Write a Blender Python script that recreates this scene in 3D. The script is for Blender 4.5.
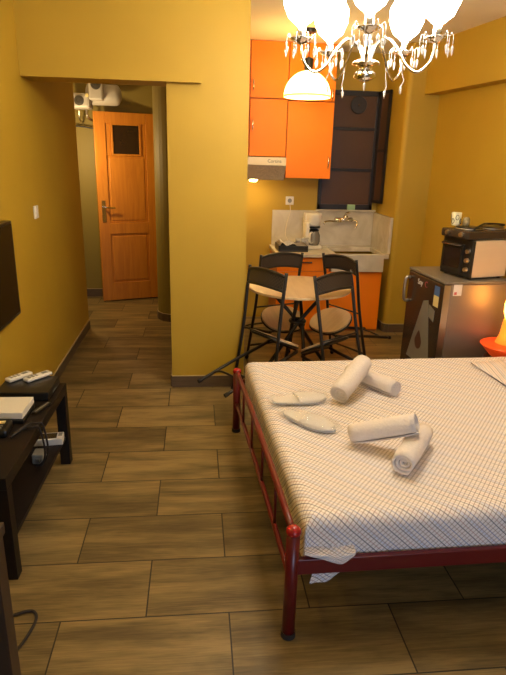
import bpy, bmesh, math, random
from mathutils import Vector, Matrix, noise
random.seed(7)
for o in list(bpy.data.objects): bpy.data.objects.remove(o)
C = bpy.context.scene
COL = C.collection
PI = math.pi
# ---------------------------------------------------------------- camera, world, exposure
cam_d = bpy.data.cameras.new('camera'); cam = bpy.data.objects.new('camera', cam_d); COL.objects.link(cam)
cr = Vector((0.99492338, -0.09747633, 0.02501683)); cu = Vector((0.00623344, 0.30780346, 0.95142954)); cf = Vector((0.10044213, 0.94644355, -0.30684847))
cam.matrix_world = Matrix(((cr.x, cu.x, -cf.x, 0), (cr.y, cu.y, -cf.y, 0), (cr.z, cu.z, -cf.z, 1.59015), (0, 0, 0, 1)))
cam_d.sensor_fit = 'HORIZONTAL'; cam_d.sensor_width = 36; cam_d.lens = 559.25 / 506 * 36; cam_d.clip_start = 0.02
C.camera = cam
w = bpy.data.worlds.new('world'); C.world = w; w.use_nodes = True
w.node_tree.nodes['Background'].inputs[0].default_value = (0.9, 0.62, 0.3, 1)
w.node_tree.nodes['Background'].inputs[1].default_value = 0.0
C.view_settings.view_transform = 'Standard'; C.view_settings.look = 'None'; C.view_settings.gamma = 1
C.view_settings.use_curve_mapping = False
C.view_settings.exposure = 0.0

def lamp(name, kind, loc, energy, color, size=0.05, rot=None):
    d = bpy.data.lights.new(name, kind); d.energy = energy; d.color = color
    if kind == 'AREA': d.size = size
    else: d.shadow_soft_size = size
    o = bpy.data.objects.new(name, d); COL.objects.link(o); o.location = loc
    if rot: o.rotation_euler = rot
    return o
CHAND = 61.0        # emission of the chandelier bulbs
lamp('hallway_ceiling_light', 'POINT', (-1.235, 5.72, 1.60), 34, (1.0, 0.72, 0.36), 0.05)
lamp('unseen_wall_light', 'POINT', (-0.80, 1.75, 1.95), 14, (1.0, 0.72, 0.22), 0.06)  # unseen light added for the yellow glow on the left wall
lamp('added_rear_cool_light', 'AREA', (1.1, -2.45, 1.3), 44, (0.55, 0.72, 1.0), 1.3, (PI / 2, 0, 0))  # added behind the camera to give the bed front its bluish light

# ---------------------------------------------------------------- materials
def mat(name, col, rough=0.5, metal=0.0, var=0.06, scale=8.0, bump=0.0, emit=None, estr=0.0, spec=0.5, trans=0.0, stretch=None, alpha=1.0):
    m = bpy.data.materials.new(name); m.use_nodes = True; nt = m.node_tree; N = nt.nodes; Lk = nt.links
    b = N['Principled BSDF']
    b.inputs['Roughness'].default_value = rough; b.inputs['Metallic'].default_value = metal
    b.inputs['Specular IOR Level'].default_value = spec
    b.inputs['Transmission Weight'].default_value = trans
    b.inputs['Alpha'].default_value = alpha
    tc = N.new('ShaderNodeTexCoord'); mp = N.new('ShaderNodeMapping'); Lk.new(tc.outputs['Object'], mp.inputs[0])
    if stretch: mp.inputs['Scale'].default_value = stretch
    nz = N.new('ShaderNodeTexNoise'); nz.inputs['Scale'].default_value = scale; nz.inputs['Detail'].default_value = 4
    Lk.new(mp.outputs[0], nz.inputs[0])
    mx = N.new('ShaderNodeMix'); mx.data_type = 'RGBA'
    mx.inputs['A'].default_value = (*[c * (1 - var * 1.6) for c in col], 1)
    mx.inputs['B'].default_value = (*[min(1, c * (1 + var * 1.6)) for c in col], 1)
    Lk.new(nz.outputs['Fac'], mx.inputs['Factor']); Lk.new(mx.outputs['Result'], b.inputs['Base Color'])
    if bump:
        bp = N.new('ShaderNodeBump'); bp.inputs['Strength'].default_value = bump; bp.inputs['Distance'].default_value = 0.01
        Lk.new(nz.outputs['Fac'], bp.inputs['Height']); Lk.new(bp.outputs[0], b.inputs['Normal'])
    if emit:
        b.inputs['Emission Color'].default_value = (*emit, 1); b.inputs['Emission Strength'].default_value = estr
    return m

M = {}
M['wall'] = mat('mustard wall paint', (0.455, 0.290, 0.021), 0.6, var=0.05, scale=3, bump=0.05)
M['ceiling'] = mat('cream ceiling paint', (0.84, 0.76, 0.62), 0.8, var=0.03, scale=3)
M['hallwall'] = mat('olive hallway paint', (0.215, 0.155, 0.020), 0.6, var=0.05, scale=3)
M['skirt'] = mat('wood look skirting tile', (0.10, 0.066, 0.038), 0.45, var=0.25, scale=6, stretch=(1, 1, 14))
M['skirtlight'] = mat('skirting grout edge', (0.42, 0.31, 0.14), 0.6)
M['black'] = mat('black powder coat', (0.012, 0.011, 0.011), 0.38, var=0.1)
M['blackpl'] = mat('black plastic', (0.012, 0.011, 0.010), 0.3, var=0.1)
M['benchwood'] = mat('black brown veneer', (0.010, 0.006, 0.004), 0.55, spec=0.25, var=0.2, scale=20, stretch=(6, 1, 6))
M['deskwood'] = mat('dark brown desk wood', (0.040, 0.021, 0.011), 0.5, var=0.2, scale=10, stretch=(6, 6, 1))
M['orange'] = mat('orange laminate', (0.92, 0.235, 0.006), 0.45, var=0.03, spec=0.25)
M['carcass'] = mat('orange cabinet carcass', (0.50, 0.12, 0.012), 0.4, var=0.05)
M['chrome'] = mat('chrome', (0.75, 0.72, 0.66), 0.12, 1.0, var=0.02)
M['steel'] = mat('brushed steel', (0.60, 0.55, 0.48), 0.3, 1.0, var=0.05, scale=40, stretch=(1, 1, 20))
M['whitepl'] = mat('white plastic', (0.78, 0.74, 0.66), 0.35, var=0.02)
M['cream'] = mat('cream plastic', (0.75, 0.66, 0.48), 0.4, var=0.03)
M['towel'] = mat('white terry towel', (0.80, 0.74, 0.70), 0.95, var=0.05, scale=120, bump=0.35)
M['slip'] = mat('white slipper cloth', (0.80, 0.78, 0.74), 0.8, var=0.04, scale=60, bump=0.2)
M['sliprim'] = mat('grey blue slipper sole', (0.32, 0.36, 0.42), 0.7)
M['plastic'] = mat('clear slipper wrapper', (0.85, 0.82, 0.76), 0.12, alpha=0.22, bump=0.6, scale=40)
M['red'] = mat('dark red enamel', (0.125, 0.006, 0.008), 0.32, var=0.08)
M['redball'] = mat('bright red enamel', (0.34, 0.012, 0.012), 0.22, var=0.05)
M['rubber'] = mat('dark rubber', (0.02, 0.015, 0.014), 0.8)
M['brownglass'] = mat('brown window panel', (0.075, 0.035, 0.018), 0.30, var=0.15, scale=4)
M['darkframe'] = mat('dark window frame', (0.016, 0.013, 0.014), 0.4, var=0.1)
M['green'] = mat('pale green sponge', (0.32, 0.52, 0.33), 0.8, bump=0.3, scale=60)
M['fridgetop'] = mat('grey fridge top', (0.17, 0.145, 0.11), 0.35, var=0.05)
M['fridgeside'] = mat('silver grey fridge panel', (0.30, 0.25, 0.20), 0.38, 0.55, var=0.04)
M['fridgedoor'] = mat('dark silver fridge door', (0.085, 0.062, 0.045), 0.25, 0.6, var=0.05)
M['lblwhite'] = mat('white label', (0.75, 0.72, 0.66), 0.5)
M['lblblue'] = mat('blue label', (0.05, 0.12, 0.30), 0.5)
M['lblred'] = mat('red print', (0.5, 0.08, 0.09), 0.5)
M['lblyellow'] = mat('yellow label', (0.70, 0.58, 0.25), 0.5)
M['lblgrey'] = mat('silver grey sticker', (0.24, 0.235, 0.20), 0.4, 0.2)
M['lblbrown'] = mat('brown droplet print', (0.07, 0.022, 0.014), 0.5)
M['ovenside'] = mat('cream enamel oven side', (0.72, 0.60, 0.44), 0.32, 0.15, var=0.04, scale=3, stretch=(1, 1, 14))
M['darkglass'] = mat('dark oven glass', (0.02, 0.012, 0.008), 0.12, var=0.1)
M['hob'] = mat('dark enamel hob', (0.06, 0.045, 0.033), 0.25, 0.4, var=0.1)
M['screen'] = mat('dark television screen', (0.010, 0.006, 0.004), 0.25, var=0.05)
M['lampred'] = mat('orange red plastic', (0.85, 0.085, 0.012), 0.35, emit=(1.0, 0.09, 0.01), estr=0.25)
M['lampcone'] = mat('glowing orange lamp cone', (0.9, 0.35, 0.03), 0.4, emit=(1.0, 0.24, 0.02), estr=1.0)
M['lampglow'] = mat('lit amber lamp glass', (1, 0.6, 0.2), 0.4, emit=(1.0, 0.40, 0.06), estr=11)
M['dome'] = mat('lit pendant glass', (0.9, 0.75, 0.45), 0.3, emit=(1.0, 0.70, 0.22), estr=14.0)
M['domerim'] = mat('amber pendant rim', (0.9, 0.55, 0.15), 0.3, emit=(1.0, 0.52, 0.07), estr=3)
M['bulb'] = mat('lit bulb glass', (1, 0.95, 0.85), 0.3, emit=(1.0, 0.86, 0.67), estr=CHAND)
M['warmbulb'] = mat('lit warm bulb', (1, 0.85, 0.6), 0.3, emit=(1.0, 0.62, 0.20), estr=160)
M['hoodbulb'] = mat('lit hood lamp', (1, 0.9, 0.7), 0.3, emit=(1.0, 0.66, 0.24), estr=190)
M['crystal'] = mat('crystal glass', (0.92, 0.93, 0.95), 0.05, trans=0.55, var=0.02)
M['grille'] = mat('metal filter mesh', (0.65, 0.58, 0.47), 0.45, 0.5, var=0.3, scale=90)
M['boiler'] = mat('white enamel boiler', (0.42, 0.39, 0.34), 0.5, var=0.04)
M['boilerdark'] = mat('dark dial', (0.05, 0.045, 0.035), 0.4)
M['seat'] = mat('beige laminate seat', (0.56, 0.42, 0.26), 0.4, var=0.12, scale=5, stretch=(1, 8, 1))
M['seatunder'] = mat('grey brown underside', (0.16, 0.12, 0.09), 0.7)
M['potdeco'] = mat('cream lace pattern', (0.72, 0.68, 0.45), 0.5, var=0.1)
M['potlace'] = mat('black lace pattern', (0.03, 0.028, 0.02), 0.5)
M['doordark'] = mat('dark door window glass', (0.025, 0.012, 0.006), 0.2)

def node_mat(name):
    m = bpy.data.materials.new(name); m.use_nodes = True
    return m, m.node_tree.nodes, m.node_tree.links, m.node_tree.nodes['Principled BSDF']

def floor_mat():
    m, N, Lk, b = node_mat('wood look floor tile')
    tc = N.new('ShaderNodeTexCoord'); mp = N.new('ShaderNodeMapping'); Lk.new(tc.outputs['Object'], mp.inputs[0])
    mp.inputs['Location'].default_value = (0.188 + 0.3 + 6, -1.639 + 6, 0)
    br = N.new('ShaderNodeTexBrick'); Lk.new(mp.outputs[0], br.inputs[0])
    br.inputs['Color1'].default_value = (0, 0, 0, 1); br.inputs['Color2'].default_value = (1, 1, 1, 1); br.inputs['Mortar'].default_value = (0.5, 0.5, 0.5, 1)
    br.inputs['Scale'].default_value = 1; br.inputs['Mortar Size'].default_value = 0.0028; br.inputs['Mortar Smooth'].default_value = 0.1
    br.inputs['Brick Width'].default_value = 0.6; br.inputs['Row Height'].default_value = 0.3
    sc = N.new('ShaderNodeVectorMath'); sc.operation = 'MULTIPLY_ADD'
    comb = N.new('ShaderNodeCombineXYZ'); 
    for k, v in (('X', 17.0), ('Y', 9.0), ('Z', 5.0)):
        mu = N.new('ShaderNodeMath'); mu.operation = 'MULTIPLY'; mu.inputs[1].default_value = v
        Lk.new(br.outputs['Color'], mu.inputs[0]); Lk.new(mu.outputs[0], comb.inputs[k])
    sc.inputs[1].default_value = (1.1, 6.5, 1.0)
    Lk.new(mp.outputs[0], sc.inputs[0]); Lk.new(comb.outputs[0], sc.inputs[2])
    n1 = N.new('ShaderNodeTexNoise'); n1.inputs['Scale'].default_value = 1.6; n1.inputs['Detail'].default_value = 8; n1.inputs['Roughness'].default_value = 0.62; n1.inputs['Distortion'].default_value = 0.25
    Lk.new(sc.outputs[0], n1.inputs[0])
    sc2 = N.new('ShaderNodeVectorMath'); sc2.operation = 'MULTIPLY'; sc2.inputs[1].default_value = (2.2, 11, 1); Lk.new(sc.outputs[0], sc2.inputs[0])
    n2 = N.new('ShaderNodeTexNoise'); n2.inputs['Scale'].default_value = 3; n2.inputs['Detail'].default_value = 5; Lk.new(sc2.outputs[0], n2.inputs[0])
    mixn = N.new('ShaderNodeMath'); mixn.operation = 'MULTIPLY_ADD'; mixn.inputs[1].default_value = 0.3; Lk.new(n2.outputs['Fac'], mixn.inputs[0])
    sub = N.new('ShaderNodeMath'); sub.operation = 'MULTIPLY'; sub.inputs[1].default_value = 0.75; Lk.new(n1.outputs['Fac'], sub.inputs[0]); Lk.new(sub.outputs[0], mixn.inputs[2])
    ti = N.new('ShaderNodeMath'); ti.operation = 'MULTIPLY_ADD'; ti.inputs[1].default_value = 0.16; Lk.new(br.outputs['Color'], ti.inputs[0]); Lk.new(mixn.outputs[0], ti.inputs[2])
    cr_ = N.new('ShaderNodeValToRGB'); e = cr_.color_ramp.elements
    e[0].position = 0.40; e[0].color = (0.060, 0.042, 0.017, 1); e[1].position = 0.74; e[1].color = (0.285, 0.200, 0.076, 1)
    k = e.new(0.56); k.color = (0.138, 0.097, 0.037, 1)
    Lk.new(ti.outputs[0], cr_.inputs[0])
    mx = N.new('ShaderNodeMix'); mx.data_type = 'RGBA'; mx.inputs['B'].default_value = (0.018, 0.012, 0.007, 1)
    Lk.new(br.outputs['Fac'], mx.inputs['Factor']); Lk.new(cr_.outputs[0], mx.inputs['A']); Lk.new(mx.outputs['Result'], b.inputs['Base Color'])
    b.inputs['Roughness'].default_value = 0.42; b.inputs['Specular IOR Level'].default_value = 0.4
    bp = N.new('ShaderNodeBump'); bp.inputs['Strength'].default_value = 0.25; bp.inputs['Distance'].default_value = 0.004; bp.invert = True
    Lk.new(br.outputs['Fac'], bp.inputs['Height']); Lk.new(bp.outputs[0], b.inputs['Normal'])
    return m
M['floor'] = floor_mat()

def wood_mat(name, c1, c2, rough, stretch, scale=3.0):
    m, N, Lk, b = node_mat(name)
    tc = N.new('ShaderNodeTexCoord'); mp = N.new('ShaderNodeMapping'); Lk.new(tc.outputs['Object'], mp.inputs[0]); mp.inputs['Scale'].default_value = stretch
    n = N.new('ShaderNodeTexNoise'); n.inputs['Scale'].default_value = scale; n.inputs['Detail'].default_value = 6; n.inputs['Distortion'].default_value = 0.8; Lk.new(mp.outputs[0], n.inputs[0])
    r = N.new('ShaderNodeValToRGB'); r.color_ramp.elements[0].position = 0.3; r.color_ramp.elements[1].position = 0.7
    r.color_ramp.elements[0].color = (*c1, 1); r.color_ramp.elements[1].color = (*c2, 1)
    Lk.new(n.outputs['Fac'], r.inputs[0]); Lk.new(r.outputs[0], b.inputs['Base Color']); b.inputs['Roughness'].default_value = rough
    return m
M['doorwood'] = wood_mat('honey pine door', (0.49, 0.165, 0.008), (0.60, 0.225, 0.014), 0.5, (9, 9, 0.8))
M['tabletop'] = wood_mat('pale wood laminate', (0.60, 0.42, 0.22), (0.72, 0.55, 0.32), 0.3, (7, 1, 1))
M['marble'] = wood_mat('veined marble', (0.50, 0.44, 0.33), (0.68, 0.62, 0.50), 0.25, (1.5, 1.5, 1.5), 3.5)

def sheet_mat(name, ang, warm=0.0):
    m, N, Lk, b = node_mat(name)
    uv = N.new('ShaderNodeTexCoord'); mp = N.new('ShaderNodeMapping'); mp.inputs['Rotation'].default_value = (0, 0, ang); Lk.new(uv.outputs['UV'], mp.inputs[0])
    sp = N.new('ShaderNodeSeparateXYZ'); Lk.new(mp.outputs[0], sp.inputs[0])
    P = 0.0145
    def line(out, period, phase, width):
        a = N.new('ShaderNodeMath'); a.operation = 'ADD'; a.inputs[1].default_value = phase + 50 * period; Lk.new(out, a.inputs[0])
        d = N.new('ShaderNodeMath'); d.operation = 'DIVIDE'; d.inputs[1].default_value = period; Lk.new(a.outputs[0], d.inputs[0])
        f = N.new('ShaderNodeMath'); f.operation = 'FRACT'; Lk.new(d.outputs[0], f.inputs[0])
        s = N.new('ShaderNodeMath'); s.operation = 'LESS_THAN'; s.inputs[1].default_value = width / period; Lk.new(f.outputs[0], s.inputs[0])
        return s.outputs[0]
    base = (0.93, 0.88, 0.86)
    last = None
    def over(prev, c, msk, amt):
        mu = N.new('ShaderNodeMath'); mu.operation = 'MULTIPLY'; mu.inputs[1].default_value = amt; Lk.new(msk, mu.inputs[0])
        mx = N.new('ShaderNodeMix'); mx.data_type = 'RGBA'; mx.inputs['B'].default_value = (*c, 1)
        if prev is None: mx.inputs['A'].default_value = (*base, 1)
        else: Lk.new(prev, mx.inputs['A'])
        Lk.new(mu.outputs[0], mx.inputs['Factor']); return mx.outputs['Result']
    last = over(last, (0.42, 0.55, 0.85), line(sp.outputs['X'], 6 * P, 3.6 * P, 0.012), 0.35)
    last = over(last, (0.24, 0.16, 0.11), line(sp.outputs['Y'], P, 0, 0.0020), 0.9)
    for c, k, wd in (((0.02, 0.025, 0.07), 0, 0.0030), ((0.30, 0.17, 0.10), 1, 0.0016), ((0.10, 0.16, 0.36), 2, 0.0024), ((0.36, 0.20, 0.13), 3, 0.0016), ((0.02, 0.025, 0.07), 4, 0.0026), ((0.45, 0.20, 0.16), 5, 0.0018)):
        last = over(last, c, line(sp.outputs['X'], 6 * P, k * P, wd), 0.9)
    Lk.new(last, b.inputs['Base Color']); b.inputs['Roughness'].default_value = 0.85
    return m
M['sheet'] = sheet_mat('fine checked bed linen', math.radians(-47))
M['blanket'] = sheet_mat('checked pillow linen', math.radians(-15))

def rattan_mat():
    m, N, Lk, b = node_mat('black woven rattan')
    tc = N.new('ShaderNodeTexCoord'); ck = N.new('ShaderNodeTexChecker'); ck.inputs['Scale'].default_value = 90
    Lk.new(tc.outputs['UV'], ck.inputs[0]); ck.inputs['Color1'].default_value = (0.055, 0.038, 0.028, 1); ck.inputs['Color2'].default_value = (0.010, 0.009, 0.009, 1)
    Lk.new(ck.outputs[0], b.inputs['Base Color']); b.inputs['Roughness'].default_value = 0.5
    bp = N.new('ShaderNodeBump'); bp.inputs['Strength'].default_value = 0.5; bp.inputs['Distance'].default_value = 0.002; Lk.new(ck.outputs['Fac'], bp.inputs['Height']); Lk.new(bp.outputs[0], b.inputs['Normal'])
    return m
M['rattan'] = rattan_mat()

# ---------------------------------------------------------------- helpers
def tag(o, label, cat, group=None, kind=None):
    if label: o['label'] = label
    if cat: o['category'] = cat
    if group: o['group'] = group
    if kind: o['kind'] = kind
    return o
def thing(name, label, cat, loc=(0, 0, 0), rz=0, group=None, ry=0):
    o = bpy.data.objects.new(name, None); COL.objects.link(o); o.empty_display_size = 0.05
    o.location = loc; o.rotation_euler = (0, ry, rz)
    return tag(o, label, cat, group)
def build(name, bm, m, parent=None, smooth=False, bevel=0.0, label=None, inv=False):
    me = bpy.data.meshes.new(name)
    bmesh.ops.recalc_face_normals(bm, faces=bm.faces)
    bm.to_mesh(me); bm.free()
    for mm in (m if isinstance(m, (list, tuple)) else [m]): me.materials.append(mm)
    if smooth:
        for p in me.polygons: p.use_smooth = True
    o = bpy.data.objects.new(name, me); COL.objects.link(o)
    if parent: o.parent = parent
    if bevel:
        bv = o.modifiers.new('bevel', 'BEVEL'); bv.width = bevel; bv.segments = 2; bv.limit_method = 'ANGLE'
    if label: o['label'] = label
    return o
def B(): return bmesh.new()
def box(bm, x0, x1, y0, y1, z0, z1, mi=0):
    v = [bm.verts.new((x, y, z)) for z in (z0, z1) for y in (y0, y1) for x in (x0, x1)]
    for f in ((0, 2, 3, 1), (4, 5, 7, 6), (0, 1, 5, 4), (2, 6, 7, 3), (0, 4, 6, 2), (1, 3, 7, 5)):
        bm.faces.new([v[i] for i in f]).material_index = mi
    return bm
def prism(bm, pts, z0, z1):
    a = [bm.verts.new((x, y, z0)) for x, y in pts]; b = [bm.verts.new((x, y, z1)) for x, y in pts]; n = len(pts)
    bm.faces.new(a[::-1]); bm.faces.new(b)
    for i in range(n): bm.faces.new((a[i], a[(i + 1) % n], b[(i + 1) % n], b[i]))
    return bm
def frame_of(d):
    d = d.normalized(); t = Vector((0, 0, 1)) if abs(d.z) < 0.9 else Vector((1, 0, 0))
    a = d.cross(t).normalized(); return a, d.cross(a).normalized()
def tube(bm, pts, r, n=10, closed=False, ry=None):
    pts = [Vector(p) for p in pts]; rings = []; a = None
    for i, p in enumerate(pts):
        if closed: d = (pts[(i + 1) % len(pts)] - pts[i - 1])
        else: d = (pts[min(i + 1, len(pts) - 1)] - pts[max(i - 1, 0)])
        d.normalize()
        if a is None: a, b_ = frame_of(d)
        else:
            a = (a - d * a.dot(d)).normalized(); b_ = d.cross(a)
        rr = r[i] if isinstance(r, (list, tuple)) else r
        rings.append([bm.verts.new(p + (a * math.cos(2 * PI * k / n) + b_ * math.sin(2 * PI * k / n)) * rr) for k in range(n)])
    m = len(rings)
    for i in range(m if closed else m - 1):
        for k in range(n):
            bm.faces.new((rings[i][k], rings[i][(k + 1) % n], rings[(i + 1) % m][(k + 1) % n], rings[(i + 1) % m][k]))
    if not closed: bm.faces.new(rings[0][::-1]); bm.faces.new(rings[-1])
    return bm
def smooth_path(pts, k=6):
    pts = [Vector(p) for p in pts]; out = []
    P = [pts[0]] + pts + [pts[-1]]
    for i in range(1, len(P) - 2):
        for j in range(k):
            t = j / k; a, b, c, d = P[i - 1], P[i], P[i + 1], P[i + 2]
            out.append(0.5 * ((2 * b) + (c - a) * t + (2 * a - 5 * b + 4 * c - d) * t * t + (3 * b - a - 3 * c + d) * t ** 3))
    out.append(pts[-1]); return out
def lathe(bm, prof, c=(0, 0, 0), n=28, axis='Z'):
    rings = []
    for r, z in prof:
        ring = []
        for k in range(n):
            a = 2 * PI * k / n; p = (r * math.cos(a), r * math.sin(a), z)
            if axis == 'Y': p = (p[0], p[2], p[1])
            if axis == 'X': p = (p[2], p[0], p[1])
            ring.append(bm.verts.new((p[0] + c[0], p[1] + c[1], p[2] + c[2])))
        rings.append(ring)
    for i in range(len(rings) - 1):
        for k in range(n): bm.faces.new((rings[i][k], rings[i][(k + 1) % n], rings[i + 1][(k + 1) % n], rings[i + 1][k]))
    if prof[0][0] > 1e-6: bm.faces.new(rings[0][::-1])
    if prof[-1][0] > 1e-6: bm.faces.new(rings[-1])
    bmesh.ops.remove_doubles(bm, verts=bm.verts, dist=1e-6)
    return bm
def ball(bm, c, r, sx=1, sy=1, sz=1, n=12):
    g = bmesh.ops.create_uvsphere(bm, u_segments=n, v_segments=max(6, n // 2 + 2), radius=r)
    for v in g['verts']: v.co = Vector((v.co.x * sx + c[0], v.co.y * sy + c[1], v.co.z * sz + c[2]))
    return bm
def struct(name, bm, m, **k): return tag(build(name, bm, m, **k), None, None, None, 'structure')
def copy_tree(o, parent=None):
    c = o.copy(); COL.objects.link(c)
    if parent: c.parent = parent
    for ch in list(o.children): copy_tree(ch, c)
    return c
def text_obj(name, s, size, m, parent, loc, rot, ext=0.0006):
    cu_ = bpy.data.curves.new(name, 'FONT'); cu_.body = s; cu_.size = size; cu_.extrude = ext; cu_.align_x = 'CENTER'; cu_.align_y = 'CENTER'
    o0 = bpy.data.objects.new(name + '_c', cu_); COL.objects.link(o0)
    dg = bpy.context.evaluated_depsgraph_get(); me = bpy.data.meshes.new_from_object(o0.evaluated_get(dg))
    bpy.data.objects.remove(o0); me.materials.clear(); me.materials.append(m)
    o = bpy.data.objects.new(name, me); COL.objects.link(o); o.parent = parent; o.location = loc; o.rotation_euler = rot
    return o

# ---------------------------------------------------------------- room shell
CE = 2.54
def rw(y): return 2.10 + 0.11 * (5.05 - y)          # right wall plane
def rb(y): return 1.965 + 0.13 * (5.05 - y)         # right beam face
struct('floor', box(B(), -2.4, 3.4, -2.6, 7.0, -0.1, 0), M['floor'])
struct('ceiling', box(B(), -2.4, 3.4, -2.6, 7.0, CE, CE + 0.1), M['ceiling'])
struct('wall_left', box(B(), -1.20, -1.02, -2.6, 5.25, 0, CE), M['wall'])
bm = B(); prism(bm, [(rw(-2.6), -2.6), (3.3, -2.6), (3.3, 5.9), (2.1, 5.9), (2.1, 5.05)], 0, CE)
struct('wall_right', bm, M['wall'])
bm = B(); prism(bm, [(rb(5.05), 5.05), (rb(-2.6), -2.6), (rw(-2.6) + 0.01, -2.6), (2.11, 5.05)], 2.14, CE)
struct('trim_1', bm, M['wall'])                        # beam along the right wall
struct('wall_rear', box(B(), -1.2, 3.3, -2.7, -2.6, 0, CE), M['wall'])
struct('wall_kitchen', box(B(), 0.2, 2.2, 5.62, 5.75, 0, CE), M['wall'])
# column right of the kitchen niche with a rounded corner
pts = [(2.10, 5.62), (2.10, 5.05)] + [(1.855 - 0.045 * math.sin(a), 5.095 - 0.045 * math.cos(a)) for a in [i * PI / 12 for i in range(7)]] + [(1.81, 5.62)]
bm = B(); prism(bm, pts, 0, CE); struct('wall_column', bm, M['wall'])
# pillar between hall and kitchen
struct('wall_pillar', box(B(), -0.175, 0.335, 3.76, 5.62, 0, CE), M['wall'])
struct('trim_2', box(B(), -1.02, 0.036, 3.705, 3.76, 2.01, CE), M['wall'])   # front of hall beam
struct('trim_3', box(B(), -1.02, -0.175, 3.76, 3.96, 2.01, CE), M['wall'])
# hallway
R_ = 0.20
pts = [(-0.17, 5.42)] + [(-0.19 - R_ * math.sin(a), 5.42 + R_ - R_ * math.cos(a)) for a in [i * PI / 16 for i in range(9)]] + [(-0.39, 6.5), (-0.17, 6.5)]
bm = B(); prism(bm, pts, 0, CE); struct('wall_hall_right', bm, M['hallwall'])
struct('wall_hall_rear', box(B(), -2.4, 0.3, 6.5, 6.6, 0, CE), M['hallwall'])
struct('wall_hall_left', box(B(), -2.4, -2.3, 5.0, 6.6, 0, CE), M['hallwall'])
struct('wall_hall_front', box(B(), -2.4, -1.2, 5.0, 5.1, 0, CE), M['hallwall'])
# skirtings
def skirt(name, pts, h, t=0.010):
    bm = B()
    for (x0, y0), (x1, y1) in zip(pts[:-1], pts[1:]):
        d = Vector((x1 - x0, y1 - y0)); n = Vector((-d.y, d.x)).normalized() * t
        prism(bm, [(x0, y0), (x1, y1), (x1 + n.x, y1 + n.y), (x0 + n.x, y0 + n.y)], 0, h)
    struct(name, bm, M['skirt'])
    bm = B()
    for (x0, y0), (x1, y1) in zip(pts[:-1], pts[1:]):
        d = Vector((x1 - x0, y1 - y0)); n = Vector((-d.y, d.x)).normalized() * t * 0.9
        prism(bm, [(x0, y0), (x1, y1), (x1 + n.x, y1 + n.y), (x0 + n.x, y0 + n.y)], h, h + 0.005)
    struct(name.replace('baseboard', 'trim'), bm, M['skirtlight'])
skirt('baseboard_left', [(-1.02, 5.25), (-1.02, -2.6)], 0.075)
skirt('baseboard_pillar', [(0.335, 3.76), (-0.175, 3.76)], 0.085)
skirt('baseboard_pillar_hall', [(-0.175, 3.77), (-0.175, 5.42)], 0.085)
skirt('baseboard_column', [(2.10, 5.05), (1.855, 5.05), (1.823, 5.062), (1.81, 5.095), (1.81, 5.6)], 0.08)
skirt('baseboard_hall_right', [(-0.175, 5.42), (-0.19, 5.42), (-0.27, 5.437), (-0.335, 5.48), (-0.374, 5.54), (-0.39, 5.62), (-0.39, 6.4)], 0.075)
skirt('baseboard_hall_rear', [(-0.45, 6.5), (-2.3, 6.5)], 0.09)
skirt('baseboard_right', [(rw(-2.6), -2.6), (2.10, 5.05)], 0.08)

bm = B()
for a in ((0.35, 0.42, 0.6, 2.0), (1.78, 1.85, 0.6, 2.0), (0.35, 1.85, 0.53, 0.6), (0.35, 1.85, 2.0, 2.07), (1.07, 1.13, 0.6, 2.0)): box(bm, a[0], a[1], -2.6, -2.54, a[2], a[3])
w3 = struct('window_added', bm, M['whitepl'])  # unseen window, added to go with the cool rear light
build('pane', box(B(), 0.42, 1.78, -2.58, -2.575, 0.6, 2.0), mat('added window glass', (0.1, 0.14, 0.2), 0.1), w3)
# ---------------------------------------------------------------- hall door (ajar)
dl = Vector((-1.032, 6.232)); dr = Vector((-0.415, 6.437)); dw = (dr - dl).length; da = math.atan2(dr.y - dl.y, dr.x - dl.x)
door = thing('door_1', None, None, (dl.x, dl.y, 0.012), da); door['kind'] = 'structure'
bm = B(); T = 0.04; W_ = dw; H = 1.985
# frame made of stiles and rails so that the panels sit recessed
win = (0.20, 0.48, 1.575, 1.84)
for a in ((0, 0.115, 0, H), (W_ - 0.115, W_, 0, H), (0.115, W_ - 0.115, 0, 0.20), (0.115, W_ - 0.115, 0.74, 0.86), (0.115, W_ - 0.115, H - 0.11, H)):
    box(bm, a[0], a[1], 0, T, a[2], a[3])
build('door_leaf_frame', bm, M['doorwood'], door, bevel=0.004)
bm = B(); box(bm, 0.115, W_ - 0.115, 0.012, T - 0.012, 0.20, 0.74); box(bm, 0.14, W_ - 0.14, 0.006, T - 0.006, 0.225, 0.715)
build('lower_panel', bm, M['doorwood'], door, bevel=0.005)
wx0, wx1, wz0, wz1 = 0.19, 0.465, 1.575, 1.86
bm = B(); box(bm, 0.115, W_ - 0.115, 0.012, T - 0.012, 0.86, wz0 - 0.02); box(bm, 0.14, W_ - 0.14, 0.006, T - 0.006, 0.885, wz0 - 0.04)
box(bm, 0.115, wx0 - 0.02, 0.012, T - 0.012, wz0 - 0.02, H - 0.11); box(bm, wx1 + 0.02, W_ - 0.115, 0.012, T - 0.012, wz0 - 0.02, H - 0.11)
build('upper_panel', bm, M['doorwood'], door, bevel=0.005)
bm = B()
box(bm, wx0 - 0.02, wx1 + 0.02, 0.0, T, wz0 - 0.02, wz0); box(bm, wx0 - 0.02, wx1 + 0.02, 0.0, T, wz1, wz1 + 0.016)
box(bm, wx0 - 0.02, wx0, 0.0, T, wz0, wz1); box(bm, wx1, wx1 + 0.02, 0.0, T, wz0, wz1)
wf = build('window_moulding', bm, M['doorwood'], door, bevel=0.003)
build('pane', box(B(), wx0, wx1, 0.015, 0.022, wz0, wz1), M['doordark'], wf)
bm = B(); box(bm, 0.035, 0.075, -0.008, 0, 0.87, 1.10)
h1 = build('handle_plate', bm, M['chrome'], door, bevel=0.003)
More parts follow.
